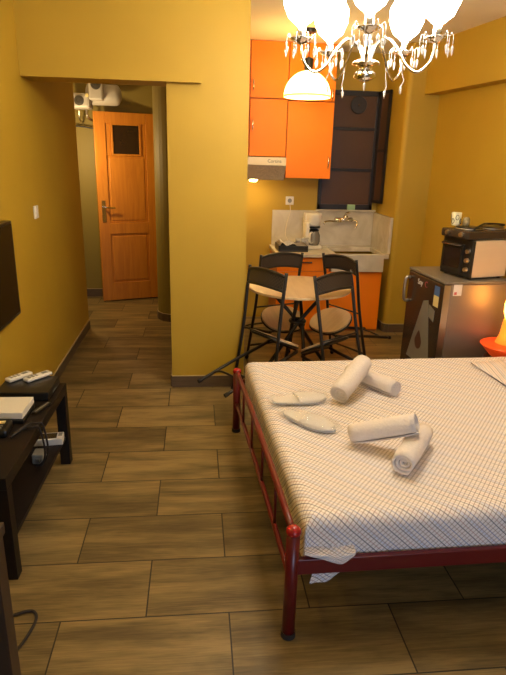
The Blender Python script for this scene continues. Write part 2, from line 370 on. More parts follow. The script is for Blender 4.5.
bm = B(); tube(bm, [(0.055, -0.008, 1.03), (0.055, -0.05, 1.03)], 0.009); tube(bm, smooth_path([(0.055, -0.05, 1.03), (0.08, -0.053, 1.03), (0.17, -0.050, 1.022)]), 0.009)
build('handle_lever', bm, M['chrome'], h1, smooth=True)
bm = B(); box(bm, W_ - 0.004, W_ + 0.006, -0.004, 0.010, 1.0, 1.10)
build('hinge', bm, M['steel'], door)
# ---------------------------------------------------------------- boiler above the door
bo = thing('water_heater', 'white horizontal water heater with dark round dials above the hallway door', 'water heater', (-1.0, 6.05, 2.03))
bm = B(); lathe(bm, [(0.0, -0.02), (0.07, -0.015), (0.10, 0.0), (0.10, 0.27), (0.09, 0.30), (0.05, 0.325), (0, 0.33)], (-0.07, 0.2, 0.12), 28, 'X')
build('tank', bm, M['boiler'], bo, smooth=True)
bm = B(); box(bm, -0.04, 0.10, 0.02, 0.3, 0.055, 0.24); build('control_housing', bm, M['boiler'], bo, bevel=0.02)
bm = B(); lathe(bm, [(0.0, -0.016), (0.02, -0.016), (0.025, -0.008), (0.045, -0.008), (0.05, 0.0)], (0.035, 0.02, 0.20), 24, 'Y'); build('dial', bm, M['boilerdark'], bo)
bm = B(); box(bm, -0.24, -0.04, 0.06, 0.3, -0.02, 0.12); build('side_box', bm, M['boiler'], bo, bevel=0.025)
bm = B(); lathe(bm, [(0.018, -0.01), (0.022, -0.014), (0.045, -0.010), (0.048, 0.0)], (-0.14, 0.06, 0.05), 24, 'Y'); build('dial', bm, M['boilerdark'], bo)
bm = B(); lathe(bm, [(0.0, -0.008), (0.014, -0.008), (0.018, 0.0)], (-0.06, 0.06, 0.10), 16, 'Y'); build('knob', bm, M['lblyellow'], bo)
bm = B(); tube(bm, smooth_path([(-0.10, 0.2, -0.02), (-0.09, 0.2, -0.09), (-0.06, 0.27, -0.12), (-0.06, 0.42, -0.12)]), 0.011); tube(bm, smooth_path([(-0.17, 0.2, -0.02), (-0.18, 0.25, -0.12), (-0.18, 0.42, -0.14)]), 0.009)
build('water_pipe', bm, M['steel'], bo, smooth=True)
bm = B(); tube(bm, smooth_path([(-1.28, 6.44, 1.86), (-1.1, 6.44, 1.84), (-0.9, 6.44, 1.80)]), 0.008); o = build('wall_cable', bm, M['black']); tag(o, 'dark cable running across the hallway wall beneath the water heater', 'cable')

# ---------------------------------------------------------------- kitchen window
bm = B()
wxL, wxR, wz0, wz1, yf = 1.20, 1.755, 1.115, 2.21, 5.62
fw_ = 0.035
box(bm, wxL, wxL + fw_, yf - 0.03, yf, wz0, wz1); box(bm, wxR - fw_, wxR, yf - 0.03, yf, wz0, wz1)
box(bm, wxL, wxR, yf - 0.03, yf, wz0, wz0 + 0.05); box(bm, wxL, wxR, yf - 0.03, yf, wz1 - 0.045, wz1)
for zb in (1.495, 1.872): box(bm, wxL, wxR, yf - 0.025, yf, zb - 0.014, zb + 0.014)
win = struct('window_1', bm, M['darkframe'], bevel=0.003)
build('pane', box(B(), wxL + 0.01, wxR - 0.01, yf - 0.012, yf - 0.002, wz0 + 0.02, wz1 - 0.02), M['brownglass'], win)
bm = B(); lw = 0.165
for a in ((0, 0.024, 1.19, 2.21), (lw - 0.024, lw, 1.19, 2.21), (0, lw, 1.19, 1.22), (0, lw, 1.665, 1.69), (0, lw, 2.18, 2.21)): box(bm, a[0], a[1], -0.011, 0.011, a[2], a[3])
w2 = struct('window_2', bm, M['darkframe']); w2.location = (1.748, 5.575, 0); w2.rotation_euler = (0, 0, math.radians(-74))
build('pane', box(B(), 0.02, lw - 0.02, -0.004, 0.004, 1.20, 2.2), M['brownglass'], w2)
vf = thing('extractor_fan', 'round dark extractor fan fitted in the top pane of the kitchen window', 'fan', (1.545, 5.60, 2.085))
bm = B(); lathe(bm, [(0.05, -0.012), (0.075, -0.012), (0.08, 0.0)], (0, 0, 0), 28, 'Y'); build('fan_ring', bm, M['darkframe'], vf)
bm = B()
for k in range(5):
    a = 2 * PI * k / 5; p = Vector((math.cos(a), 0, math.sin(a))); q = Vector((-math.sin(a), 0, math.cos(a)))
    vs = [bm.verts.new(p * r_ + q * s_ + Vector((0, -0.006 + y_, 0))) for y_ in (0, 0.003) for r_, s_ in ((0.01, -0.006), (0.055, -0.014), (0.06, 0.016), (0.012, 0.008))]
    bm.faces.new(vs[:4]); bm.faces.new(vs[4:][::-1])
    for i in range(4): bm.faces.new((vs[i], vs[(i + 1) % 4], vs[4 + (i + 1) % 4], vs[4 + i]))
ball(bm, (0, -0.006, 0), 0.014); build('fan_blades', bm, M['brownglass'], vf)

# ---------------------------------------------------------------- kitchen base and sink
KX0, KX1, KY0 = 0.745, 1.757, 5.09
base = thing('kitchen_base_cabinet', 'low orange kitchen base cabinet carrying the marble sink', 'cabinet', (1.26, 5.35, 0))
def loc_box(b0, x0, x1, y0, y1, z0, z1, o): return box(b0, x0 - o[0], x1 - o[0], y0 - o[1], y1 - o[1], z0, z1)
og = (1.26, 5.35)
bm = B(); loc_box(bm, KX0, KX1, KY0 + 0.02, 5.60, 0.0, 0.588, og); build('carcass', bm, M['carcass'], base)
d = build('drawer', loc_box(B(), KX0 + 0.004, 1.235, KY0, KY0 + 0.018, 0.592 - 0.004, 0.712, og), M['orange'], base, bevel=0.002)
bm = B(); tube(bm, [(x - og[0], y - og[1], 0.672) for x, y in ((0.93, KY0), (0.93, KY0 - 0.02), (1.07, KY0 - 0.02), (1.07, KY0))], 0.005, 8); build('drawer_handle', bm, M['black'], d)
build('drawer_box', loc_box(B(), KX0, 1.24, KY0 + 0.02, 5.6, 0.589, 0.716, og), M['carcass'], base)
for i, (a, b_) in enumerate(((KX0 + 0.004, 1.24), (1.246, KX1 - 0.004))):
    dd = build('cabinet_door', loc_box(B(), a, b_, KY0, KY0 + 0.018, 0.02, 0.583, og), M['orange'], base, bevel=0.002)
    hx = (b_ - 0.04) if i == 0 else (a + 0.04)
    bm = B(); tube(bm, smooth_path([(hx - og[0], KY0 - og[1], 0.52), (hx - og[0], KY0 - og[1] - 0.025, 0.49), (hx - og[0], KY0 - og[1] - 0.025, 0.44), (hx - og[0], KY0 - og[1], 0.41)]), 0.005, 8); build('door_handle', bm, M['chrome'], dd, smooth=True)
sink = thing('marble_sink', 'veined cream marble sink counter with deep apron front', 'sink', (1.26, 5.35, 0.59))
def sb(b0, x0, x1, y0, y1, z0, z1): return box(b0, x0 - og[0], x1 - og[0], y0 - og[1], min(y1, 5.617) - og[1], z0 - 0.59, z1 - 0.59)
bm = B(); sb(bm, 0.735, 1.25, 5.05, 5.62, 0.722, 0.755); sb(bm, 1.25, 1.30, 5.05, 5.62, 0.715, 0.755); build('worktop', bm, M['marble'], sink, bevel=0.004)
bm = B(); sb(bm, 1.25, 1.745, 5.04, 5.085, 0.592, 0.757); build('apron', bm, M['marble'], sink, bevel=0.006)
bm = B(); sb(bm, 1.25, 1.805, 5.50, 5.62, 0.71, 0.757); sb(bm, 1.745, 1.79, 5.045, 5.50, 0.715, 0.757); sb(bm, 1.27, 1.745, 5.085, 5.50, 0.592, 0.62)
build('basin', bm, M['marble'], sink, bevel=0.004)
bm = B(); sb(bm, 0.755, 1.79, 5.600, 5.62, 0.757, 1.10); build('backsplash', bm, M['marble'], sink, bevel=0.002)
bm = B(); sb(bm, 1.780, 1.808, 5.075, 5.60, 0.757, 1.09); build('side_splash', bm, M['marble'], sink, bevel=0.002)
bm = B(); sb(bm, 1.19, 1.79, 5.56, 5.62, 1.10, 1.114); build('sill', bm, M['marble'], sink, bevel=0.002)
# faucet
fa = thing('kitchen_faucet', 'chrome wall mounted kitchen faucet with long curved spout', 'faucet', (1.48, 5.599, 1.02))
bm = B(); tube(bm, [(-0.075, 0, 0.0), (-0.075, -0.05, 0)], 0.022, 14); tube(bm, [(0.055, 0, 0.0), (0.055, -0.05, 0)], 0.022, 14); tube(bm, [(-0.085, -0.06, 0), (0.07, -0.06, 0)], 0.022, 14); ball(bm, (0, -0.065, 0.02), 0.03)
build('mixer_body', bm, M['chrome'], fa, smooth=True)
bm = B(); tube(bm, smooth_path([(-0.05, -0.08, -0.02), (-0.12, -0.13, -0.012), (-0.19, -0.17, -0.004), (-0.24, -0.20, -0.012), (-0.245, -0.205, -0.035)]), 0.009); build('spout', bm, M['chrome'], fa, smooth=True)
bm = B(); tube(bm, smooth_path([(0, -0.065, 0.04), (0.0, -0.075, 0.06), (0.03, -0.10, 0.075)]), 0.010); tube(bm, smooth_path([(0.07, -0.06, 0.0), (0.11, -0.08, -0.01), (0.11, -0.10, -0.05), (0.09, -0.11, -0.08)]), 0.007)
build('lever', bm, M['chrome'], fa, smooth=True)
tag(build('sponge', box(B(), 1.50, 1.575, 5.555, 5.588, 1.115, 1.165), M['green'], bevel=0.004), 'pale green sponge on the marble sill under the window', 'sponge')

# coffee maker
cm = thing('coffee_maker', 'white drip coffee maker with glass jug on the marble counter', 'coffee maker', (1.13, 5.42, 0.756))
bm = B(); box(bm, -0.08, 0.08, -0.10, 0.09, 0, 0.035); build('base', bm, M['whitepl'], cm, bevel=0.01)
bm = B(); box(bm, -0.08, -0.045, -0.08, 0.09, 0.035, 0.25); box(bm, -0.045, 0.075, 0.04, 0.09, 0.035, 0.25); build('column', bm, M['whitepl'], cm, bevel=0.008)
bm = B(); lathe(bm, [(0.05, 0.215), (0.06, 0.225), (0.072, 0.32), (0.074, 0.335), (0.0, 0.338)], (0.005, -0.02, 0), 28); build('filter_basket', bm, M['whitepl'], cm, smooth=True)
bm = B(); box(bm, -0.08, 0.07, 0.0, 0.09, 0.25, 0.332); build('water_tank', bm, M['whitepl'], cm, bevel=0.008)
bm = B(); lathe(bm, [(0.0, 0.036), (0.05, 0.036), (0.062, 0.07), (0.060, 0.13), (0.045, 0.165), (0.042, 0.175)], (0.008, -0.035, 0), 28); j = build('jug', bm, mat('smoky jug glass', (0.35, 0.32, 0.27), 0.08, trans=0.4), cm, smooth=True)
bm = B(); lathe(bm, [(0.046, 0.168), (0.048, 0.178), (0.03, 0.19), (0, 0.192)], (0.008, -0.035, 0), 24); build('jug_lid', bm, M['blackpl'], j)
bm = B(); tube(bm, smooth_path([(-0.02, -0.07, 0.16), (-0.045, -0.115, 0.15), (-0.045, -0.12, 0.08), (-0.02, -0.09, 0.06)]), 0.009); build('jug_handle', bm, M['whitepl'], j, smooth=True)
bm = B(); lathe(bm, [(0.066, 0.20), (0.066, 0.214), (0.03, 0.215)], (0.005, -0.02, 0), 24); build('trim_ring', bm, M['blackpl'], cm)

# dish drainer
dr_ = thing('dish_drainer', 'black plastic dish drainer tray beside the coffee maker', 'dish rack', (0.905, 5.29, 0.756))
bm = B(); box(bm, -0.14, 0.14, -0.13, 0.13, 0, 0.015)
for a in ((-0.14, 0.14, -0.13, -0.122), (-0.14, 0.14, 0.122, 0.13), (-0.14, -0.132, -0.13, 0.13), (0.132, 0.14, -0.13, 0.13)): box(bm, *a, 0.015, 0.055)
build('tray', bm, M['blackpl'], dr_, bevel=0.003)
bm = B()
for k in range(9):
    y = -0.11 + 0.0275 * k; tube(bm, smooth_path([(-0.13, y, 0.05), (-0.10, y, 0.085), (-0.06, y, 0.055), (0.0, y, 0.075), (0.05, y, 0.05), (0.13, y, 0.055)], 4), 0.0025, 6)
build('wire_rack', bm, M['steel'], dr_, smooth=True)
for k in range(3):
    bm = B(); lathe(bm, [(0.0, 0.0), (0.022, 0.0), (0.026, 0.035), (0.024, 0.036), (0.02, 0.004), (0, 0.004)], (0, 0, 0), 20)
    g = build('glass', bm, M['crystal'], smooth=True); g.location = (0.955 + 0.055 * k - (0.02 if k == 2 else 0), 5.22 + (0.07 if k == 2 else 0), 0.842 - 0.0)
    tag(g, ['small clear glass at the front left of the dish drainer', 'small clear glass at the front right corner of the dish drainer', 'small clear glass behind the two others on the dish drainer'][k], 'glass', 'glasses on the dish drainer')
    g.location.z = 0.838
# outlet + cord
ou = thing('wall_socket', 'white wall socket above the marble backsplash', 'socket', (0.925, 5.62, 1.19))
bm = B(); box(bm, -0.04, 0.04, -0.010, 0, -0.04, 0.04); build('plate', bm, M['whitepl'], ou, bevel=0.004)
bm = B(); lathe(bm, [(0.0, -0.014), (0.02, -0.014), (0.022, -0.008)], (0, 0, 0), 20, 'Y'); build('plug', bm, M['lblgrey'], ou)
bm = B(); tube(bm, smooth_path([(0.925, 5.600, 1.17), (0.93, 5.585, 1.08), (0.90, 5.575, 0.98), (0.89, 5.57, 0.86), (0.95, 5.55, 0.775), (1.03, 5.5, 0.768)]), 0.0035, 6)
pc = build('cord', bm, M['cream'], ou, smooth=True); pc.matrix_parent_inverse = Matrix.Translation((-0.925, -5.62, -1.19))

# ---------------------------------------------------------------- upper cabinets
YC = 5.27
def handle(parent, x, y, z, h=0.10):
    bm = B(); tube(bm, smooth_path([(x, y, z - h / 2), (x, y - 0.022, z - h / 2 + 0.02), (x, y - 0.026, z), (x, y - 0.022, z + h / 2 - 0.02), (x, y, z + h / 2)]), 0.006, 8)
    return build('handle', bm, M['chrome'], parent, smooth=True)
def upper(name, label, x0, x1, z0, z1, hx, hz):
    t = thing(name, label, 'cabinet', ((x0 + x1) / 2, YC, z0)); c = ((x0 + x1) / 2, YC)
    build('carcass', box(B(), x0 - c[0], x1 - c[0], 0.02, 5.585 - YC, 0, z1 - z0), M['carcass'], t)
    d = build('cabinet_door', box(B(), x0 - c[0] + 0.002, x1 - c[0] - 0.002, 0, 0.018, 0.002, z1 - z0 - 0.003), M['orange'], t, bevel=0.002)
    handle(d, hx - c[0], 0, hz - z0)
    return t
upper('wall_cabinet', 'orange upper wall cabinet at top left touching the ceiling', 0.48, 0.812, 2.085, 2.54, 0.505, 2.19)
upper('wall_cabinet', 'orange upper wall cabinet at top right behind the pendant lamp', 0.816, 1.235, 2.075, 2.54, 1.205, 2.13)
upper('wall_cabinet', 'orange wall cabinet directly above the cooker hood', 0.48, 0.812, 1.60, 2.081, 0.505, 1.86)
upper('wall_cabinet', 'tall orange wall cabinet between cooker hood and window', 0.816, 1.235, 1.415, 2.071, 1.205, 1.56)
upper('wall_cabinet', 'narrow strip of orange cabinet half hidden behind the yellow pillar', 0.34, 0.476, 1.60, 2.54, 0.36, 1.9)
hd = thing('cooker_hood', 'cream cooker hood with lit lamp under the orange cabinets', 'cooker hood', (0.60, 5.17, 1.395))
bm = B(); prism(bm, [(-0.25, 0), (0.205, 0), (0.205, 0.40), (-0.25, 0.40)], 0.128, 0.198); build('housing', bm, M['cream'], hd, bevel=0.004)
bm = B()
v = [bm.verts.new(p) for p in ((-0.25, 0.005, 0.1275), (0.205, 0.005, 0.1275), (0.205, 0.12, 0.0), (-0.25, 0.12, 0.0), (-0.25, 0.40, 0.0), (0.205, 0.40, 0.0), (0.205, 0.40, 0.1275), (-0.25, 0.40, 0.1275))]
for f in ((0, 1, 2, 3), (3, 2, 5, 4), (4, 5, 6, 7), (0, 3, 4, 7), (1, 6, 5, 2), (0, 7, 6, 1)): bm.faces.new([v[i] for i in f])
build('filter_grille', bm, M['grille'], hd)
bm = B(); lathe(bm, [(0.0, -0.02), (0.03, -0.016), (0.038, 0.0)], (-0.07, 0.17, -0.001), 20); build('hood_lamp', bm, M['hoodbulb'], hd, label='lit lamp under the hood')
text_obj('brand_lettering', 'Cortina', 0.04, M['boilerdark'], hd, (0.10, -0.001, 0.165), (PI / 2, 0, 0))

# ---------------------------------------------------------------- pendant lamp over table
TC = (0.735, 3.88)
pe = thing('pendant_lamp', 'glowing amber glass dome pendant lamp hanging in front of the orange cabinets', 'lamp', (0.885, 4.75, CE))
bm = B(); zb = 2.055 - CE; R0 = 0.185
prof = [(R0 * math.cos(a), zb + 0.19 * math.sin(a)) for a in [i * (PI / 2 - 0.12) / 12 for i in range(13)]]
lathe(bm, prof + [(r_ * 0.97, z_ - 0.004) for r_, z_ in prof[::-1]] , (0, 0, 0), 40); build('lamp_shade', bm, M['dome'], pe, smooth=True)
bm = B(); lathe(bm, [(R0 - 0.004, zb - 0.003), (R0 + 0.003, zb - 0.003), (R0 + 0.003, zb + 0.012), (R0 - 0.002, zb + 0.012), (R0 - 0.004, zb - 0.003)], (0, 0, 0), 40); build('shade_rim', bm, M['domerim'], pe, smooth=True)
bm = B(); lathe(bm, [(0.0, 0.145), (0.028, 0.147), (0.034, 0.165), (0.036, 0.235), (0.02, 0.245), (0, 0.246)], (0, 0, zb + 0.040), 20); build('lamp_holder', bm, M['black'], pe)
bm = B(); tube(bm, [(0, 0, zb + 0.25), (0, 0, -0.02)], 0.004, 8); build('cord', bm, M['black'], pe)
bm = B(); lathe(bm, [(0.0, -0.03), (0.045, -0.028), (0.05, 0.0)], (0, 0, 0), 24); build('ceiling_cup', bm, M['black'], pe)
bm = B(); ball(bm, (0, 0, zb + 0.06), 0.032); build('bulb', bm, M['warmbulb'], pe, smooth=True)

# ---------------------------------------------------------------- chandelier
CHX, CHY = 0.705, 2.5
ch = thing('chandelier', 'silver five arm chandelier with glowing bulbs and crystal drops', 'chandelier', (CHX, CHY, CE))
Z0 = 1.93 - CE
bm = B(); lathe(bm, [(0.0, Z0 - 0.030), (0.02, Z0 - 0.026), (0.046, Z0 - 0.010), (0.042, Z0 + 0.006), (0.024, Z0 + 0.018), (0.03, Z0 + 0.03), (0.058, Z0 + 0.038), (0.058, Z0 + 0.043), (0.03, Z0 + 0.055), (0.018, Z0 + 0.075), (0.010, Z0 + 0.11), (0.009, Z0 + 0.24), (0.022, Z0 + 0.26), (0.024, Z0 + 0.30), (0.010, Z0 + 0.33), (0.007, -0.05)], (0, 0, 0), 28)
build('column', bm, M['chrome'], ch, smooth=True)
bm = B(); lathe(bm, [(0.0, -0.06), (0.03, -0.055), (0.065, -0.02), (0.068, 0)], (0, 0, 0), 28); build('ceiling_rose', bm, M['chrome'], ch, smooth=True)
def arm_parts(a):
    ca, sa = math.cos(a), math.sin(a)
    def P(r_, z): return (r_ * ca, r_ * sa, Z0 + z)
    bm = B(); pts = smooth_path([P(0.02, 0.055), P(0.045, 0.11), (P(0.085, 0.128)), P(0.13, 0.085), P(0.165, 0.030), P(0.215, 0.000), P(0.262, 0.035), P(0.278, 0.10)], 5)
    tube(bm, pts, 0.0058, 8); arm = build('arm', bm, M['chrome'], ch, smooth=True)
    bm = B(); cx, cy = 0.278 * ca, 0.278 * sa
    lathe(bm, [(0.0, Z0 + 0.095), (0.012, Z0 + 0.10), (0.046, Z0 + 0.118), (0.047, Z0 + 0.122), (0.014, Z0 + 0.116), (0.017, Z0 + 0.125), (0.017, Z0 + 0.165), (0.0, Z0 + 0.166)], (cx, cy, 0), 20)
    cup = build('candle_cup', bm, M['chrome'], ch, smooth=True)
    bm = B(); lathe(bm, [(0.0, Z0 + 0.166), (0.020, Z0 + 0.168), (0.054, Z0 + 0.195), (0.074, Z0 + 0.24), (0.074, Z0 + 0.29), (0.05, Z0 + 0.335), (0.0, Z0 + 0.355)], (cx, cy, 0), 20)
    build('bulb', bm, M['bulb'], ch, smooth=True)
    for k in range(8):
        b = 2 * PI * k / 8 + 0.3; x = cx + 0.044 * math.cos(b); y = cy + 0.044 * math.sin(b)
        bm = B(); tube(bm, smooth_path([(x, y, Z0 + 0.118), (cx + 0.055 * math.cos(b), cy + 0.055 * math.sin(b), Z0 + 0.135), (cx + 0.062 * math.cos(b), cy + 0.062 * math.sin(b), Z0 + 0.118), (cx + 0.062 * math.cos(b), cy + 0.062 * math.sin(b), Z0 + 0.095)], 4), 0.0016, 6)
        dx, dy = cx + 0.062 * math.cos(b), cy + 0.062 * math.sin(b)
        lathe(bm, [(0.0, Z0 + 0.092), (0.006, Z0 + 0.082), (0.0045, Z0 + 0.066), (0.0, Z0 + 0.052)], (dx, dy, 0), 6)
        build('crystal_drop', bm, M['crystal'], ch)
    bm = B(); x, y = 0.155 * ca, 0.155 * sa
    tube(bm, smooth_path([P(0.15, 0.055), P(0.155, 0.0), P(0.165, -0.03), P(0.155, -0.05)], 4), 0.0016, 6)
    lathe(bm, [(0.0, Z0 - 0.048), (0.006, Z0 - 0.056), (0.0045, Z0 - 0.07), (0.0, Z0 - 0.082)], (0.155 * ca, 0.155 * sa, 0), 6)
    build('crystal_drop', bm, M['crystal'], ch)
for k in range(5): arm_parts(math.radians(-105.5 + 72 * k))

# ---------------------------------------------------------------- round table
tb = thing('round_table', 'round pale wood bistro table on crossed black tube legs', 'table', (TC[0], TC[1], 0))
bm = B(); lathe(bm, [(0.0, 0.698), (0.35, 0.698), (0.368, 0.703), (0.37, 0.71), (0.368, 0.718), (0.35, 0.72), (0.0, 0.72)], (0, 0, 0), 64); build('tabletop', bm, M['tabletop'], tb)
for k, (a, off) in enumerate(((0.12, 0.03), (PI + 0.12, 0.03), (PI / 2, 0.035), (-PI / 2, 0.035))):
    ca, sa = math.cos(a), math.sin(a); n = Vector((-sa, ca, 0)) * off
    f = lambda r_, z: Vector((r_ * ca, r_ * sa, z)) + n
    bm = B(); tube(bm, [f(-0.21, 0.695), f(0, 0.46), f(0.30, 0.012)] if k < 2 else [f(-0.19, 0.695), f(0, 0.46), f(0.26, 0.012)], 0.0135, 12); lg = build('leg', bm, M['black'], tb, smooth=True)
    bm = B(); lathe(bm, [(0.0, 0), (0.017, 0), (0.016, 0.02), (0, 0.02)], tuple(f(0.30 if k < 2 else 0.26, 0)), 14); build('foot_cap', bm, M['rubber'], lg)
bm = B(); tube(bm, [(0.052 * math.cos(t), 0.052 * math.sin(t), 0.46) for t in [i * 2 * PI / 24 for i in range(24)]], 0.013, 8, closed=True); build('joint_ring', bm, M['black'], tb, smooth=True)
bm = B(); tube(bm, [(0.20 * math.cos(t), 0.20 * math.sin(t), 0.688) for t in [i * 2 * PI / 36 for i in range(36)]], 0.009, 8, closed=True); build('support_ring', bm, M['black'], tb, smooth=True)

# ---------------------------------------------------------------- folding chairs (tipped onto the table)
def make_chair():
    t = thing('folding_chair', 'x', 'chair', (0, 0, 0), group='black folding chairs tipped against the round table')
    Wd = 0.36; X0 = -0.10                      # local x is measured from the front feet
    def L(x, y, z): return (x + X0, y, z)
    for s in (1, -1):
        bm = B(); tube(bm, smooth_path([L(0.10, s * (Wd / 2 + 0.02), 0.012), L(0.04, s * (Wd / 2 + 0.012), 0.25), L(-0.035, s * Wd / 2, 0.50), L(-0.10, s * Wd / 2, 0.70), L(-0.15, s * Wd / 2, 0.865)], 4), 0.0115, 10)
        fr = build('back_rail', bm, M['black'], t, smooth=True)
        bm = B(); lathe(bm, [(0, 0), (0.014, 0), (0.014, 0.025), (0, 0.026)], L(0.10, s * (Wd / 2 + 0.02), 0), 12); build('foot_cap', bm, M['rubber'], fr)
        bm = B(); wy = s * (Wd / 2 - 0.035)
        tube(bm, smooth_path([L(0.235, wy, 0.415), L(0.17, wy, 0.36), L(-0.05, wy, 0.19), L(-0.26, wy, 0.012)], 4), 0.0115, 10)
        lg = build('leg', bm, M['black'], t, smooth=True)
        bm = B(); tube(bm, [L(-0.245, wy, 0.025), L(-0.265, wy, 0.008)], 0.014, 10); build('foot_cap', bm, M['rubber'], lg)
    bm = B(); tube(bm, [L(0.075, Wd / 2 + 0.01, 0.12), L(0.075, -Wd / 2 - 0.01, 0.12)], 0.008, 8); build('stretcher', bm, M['black'], t, smooth=True)
    bm = B(); tube(bm, smooth_path([L(-0.17, Wd / 2 - 0.035, 0.09), L(-0.16, 0.08, 0.12), L(-0.16, -0.08, 0.12), L(-0.17, -Wd / 2 + 0.035, 0.09)]), 0.008, 8); build('stretcher', bm, M['black'], t, smooth=True)
    # curved woven backrest
    bm = B(); uvl = bm.loops.layers.uv.new('UVMap'); n = 16; rows = {}
    for i in range(n + 1):
        u_ = -1 + 2 * i / n; y = u_ * Wd / 2; bow = -0.028 * (1 - u_ * u_)
        zt = 0.838 + 0.012 * (1 - u_ * u_); zb_ = 0.752 + 0.003 * (1 - u_ * u_)
        for j, z in enumerate((zb_, zt)):
            xx = -0.10 - (z - 0.70) * 0.303 + bow
            rows[i, j, 0] = bm.verts.new(L(xx - 0.005, y, z)); rows[i, j, 1] = bm.verts.new(L(xx + 0.005, y, z))
    def quad(a, b, c, d, uvs=None):
        f = bm.faces.new((a, b, c, d))
        if uvs:
            for lp, q in zip(f.loops, uvs): lp[uvl].uv = q
    for i in range(n):
        u0, u1 = i / n * 0.36, (i + 1) / n * 0.36
        for k in (0, 1): quad(rows[i, 0, k], rows[i + 1, 0, k], rows[i + 1, 1, k], rows[i, 1, k], ((u0, 0), (u1, 0), (u1, 0.09), (u0, 0.09)))
        for j in (0, 1): quad(rows[i, j, 0], rows[i + 1, j, 0], rows[i + 1, j, 1], rows[i, j, 1])
    for i in (0, n): quad(rows[i, 0, 0], rows[i, 1, 0], rows[i, 1, 1], rows[i, 0, 1])
    bk = build('backrest', bm, M['rattan'], t)
    for zz, hh in ((0.752, 0.003), (0.840, 0.012)):
        bm = B(); pts = []
        for i in range(n + 1):
            u_ = -1 + 2 * i / n; z = zz + hh * (1 - u_ * u_)
            pts.append(L(-0.10 - (z - 0.70) * 0.303 - 0.028 * (1 - u_ * u_), u_ * Wd / 2, z))
        tube(bm, pts, 0.011, 8); build('backrest_edge', bm, M['black'], bk, smooth=True)
    # seat
    bm = B(); out = []
    for i in range(40):
        a = 2 * PI * i / 40; ca, sa = math.cos(a), math.sin(a)
        ex = 0.143 * (abs(ca) ** 0.75) * (1 if ca > 0 else -1); ey = 0.180 * (abs(sa) ** 0.75) * (1 if sa > 0 else -1)
        if ex < 0: ey *= 1 + ex * 0.9
        else: ey *= 1 - 0.25 * ex / 0.143 * 0.4
        out.append((ex + 0.133 + X0, ey))
    prism(bm, out, 0.442, 0.458); st = build('seat', bm, M['seat'], t, bevel=0.004)
    bm = B(); prism(bm, [(x * 0.96 + (0.155 + X0) * 0.04, y * 0.96) for x, y in out], 0.432, 0.4418); build('seat_underside', bm, M['seatunder'], st)
    bm = B(); tube(bm, [(x * 1.0, y * 1.0, 0.438) for x, y in out], 0.008, 8, closed=True); build('seat_rim', bm, M['black'], st, smooth=True)
    bm = B(); tube(bm, [L(-0.02, Wd / 2, 0.452), L(-0.02, -Wd / 2, 0.452)], 0.006, 8); tube(bm, [L(0.235, Wd / 2 - 0.035, 0.42), L(0.235, -Wd / 2 + 0.035, 0.42)], 0.006, 8); build('hinge_bar', bm, M['black'], t, smooth=True)
    return t
c0 = make_chair()
spots = [((0.365, 3.533), 0.60, 0.42, 'black folding chair nearest the yellow pillar, tipped forward beside the bed corner'),
         ((1.030, 3.395), 2.20, 0.53, 'black folding chair on the right nearest the bed, its seat seen edge-on'),
         ((0.600, 4.420), -1.22, 0.48, 'black folding chair at the back left of the table, near the cooker hood'),
         ((1.260, 4.275), -2.62, 0.50, 'black folding chair at the back right of the table, in front of the sink')]
for i, ((x, y), yaw, tilt, lab) in enumerate(spots):
    o = c0 if i == 0 else copy_tree(c0)
    o.location = (x, y, 0.004); o.rotation_euler = (0, tilt, yaw); o['label'] = lab

# ---------------------------------------------------------------- bed
P_near = Vector((0.312, 1.522)); P_far = Vector((0.236, 3.06)); H_near = Vector((2.29, 1.555)); H_far = Vector((2.18, 3.13))
bed = thing('metal_bed', 'dark red metal double bed with ball-topped foot posts', 'bed', (1.2, 2.3, 0))
bo_ = Vector((1.2, 2.3))
def bl(v, z): return (v.x - bo_.x, v.y - bo_.y, z)
for v, h in ((P_near, 0.425), (P_far, 0.385), (H_near, 0.42), (H_far, 0.40)):
    bm = B(); tube(bm, [bl(v, 0.02), bl(v, h)], 0.0225, 20); p = build('post', bm, M['red'], bed, smooth=True)
    bm = B(); ball(bm, bl(v, h + 0.006), 0.026, sz=0.75, n=20); build('ball_top', bm, M['redball'], p, smooth=True)
    bm = B(); lathe(bm, [(0, 0), (0.026, 0), (0.026, 0.02), (0.0, 0.021)], bl(v, 0), 18); build('foot_cap', bm, M['rubber'], p)
def lerp(a, b, t): return a + (b - a) * t
def rail(a, b, z0, z1, za=0.0):
    d = (b - a).normalized(); n = Vector((-d.y, d.x)) * 0.010; bm = B()
    vs = []
    for v in (a, b):
        for s in (-1, 1):
            for z in (z0, z1): vs.append(bm.verts.new(bl(v + n * s, z)))
    for f in ((0, 1, 3, 2), (4, 6, 7, 5), (0, 4, 5, 1), (2, 3, 7, 6), (0, 2, 6, 4), (1, 5, 7, 3)): bm.faces.new([vs[i] for i in f])
    return bm
build('side_rail', rail(P_near, H_near, 0.262, 0.322), M['red'], bed, bevel=0.003)
build('side_rail', rail(P_far + Vector((0, 0.033)), H_far + Vector((0, 0.033)), 0.262, 0.322), M['red'], bed, bevel=0.003)
build('foot_rail', rail(lerp(P_near, P_far, 0.0), P_far, 0.262, 0.285), M['red'], bed, bevel=0.003) if False else None
bm = B(); pts = [bl(lerp(P_far, P_near, t), 0.385 + 0.035 * t + 0.02 * math.sin(PI * t)) for t in [i / 14 for i in range(15)]]
tube(bm, pts, 0.013, 12); build('foot_rail', bm, M['red'], bed, smooth=True)
bm = B(); pts = [bl(lerp(P_far, P_near, t), 0.185 + 0.045 * t + 0.015 * math.sin(PI * t)) for t in [i / 14 for i in range(15)]]
tube(bm, pts, 0.011, 12); build('foot_rail', bm, M['red'], bed, smooth=True)
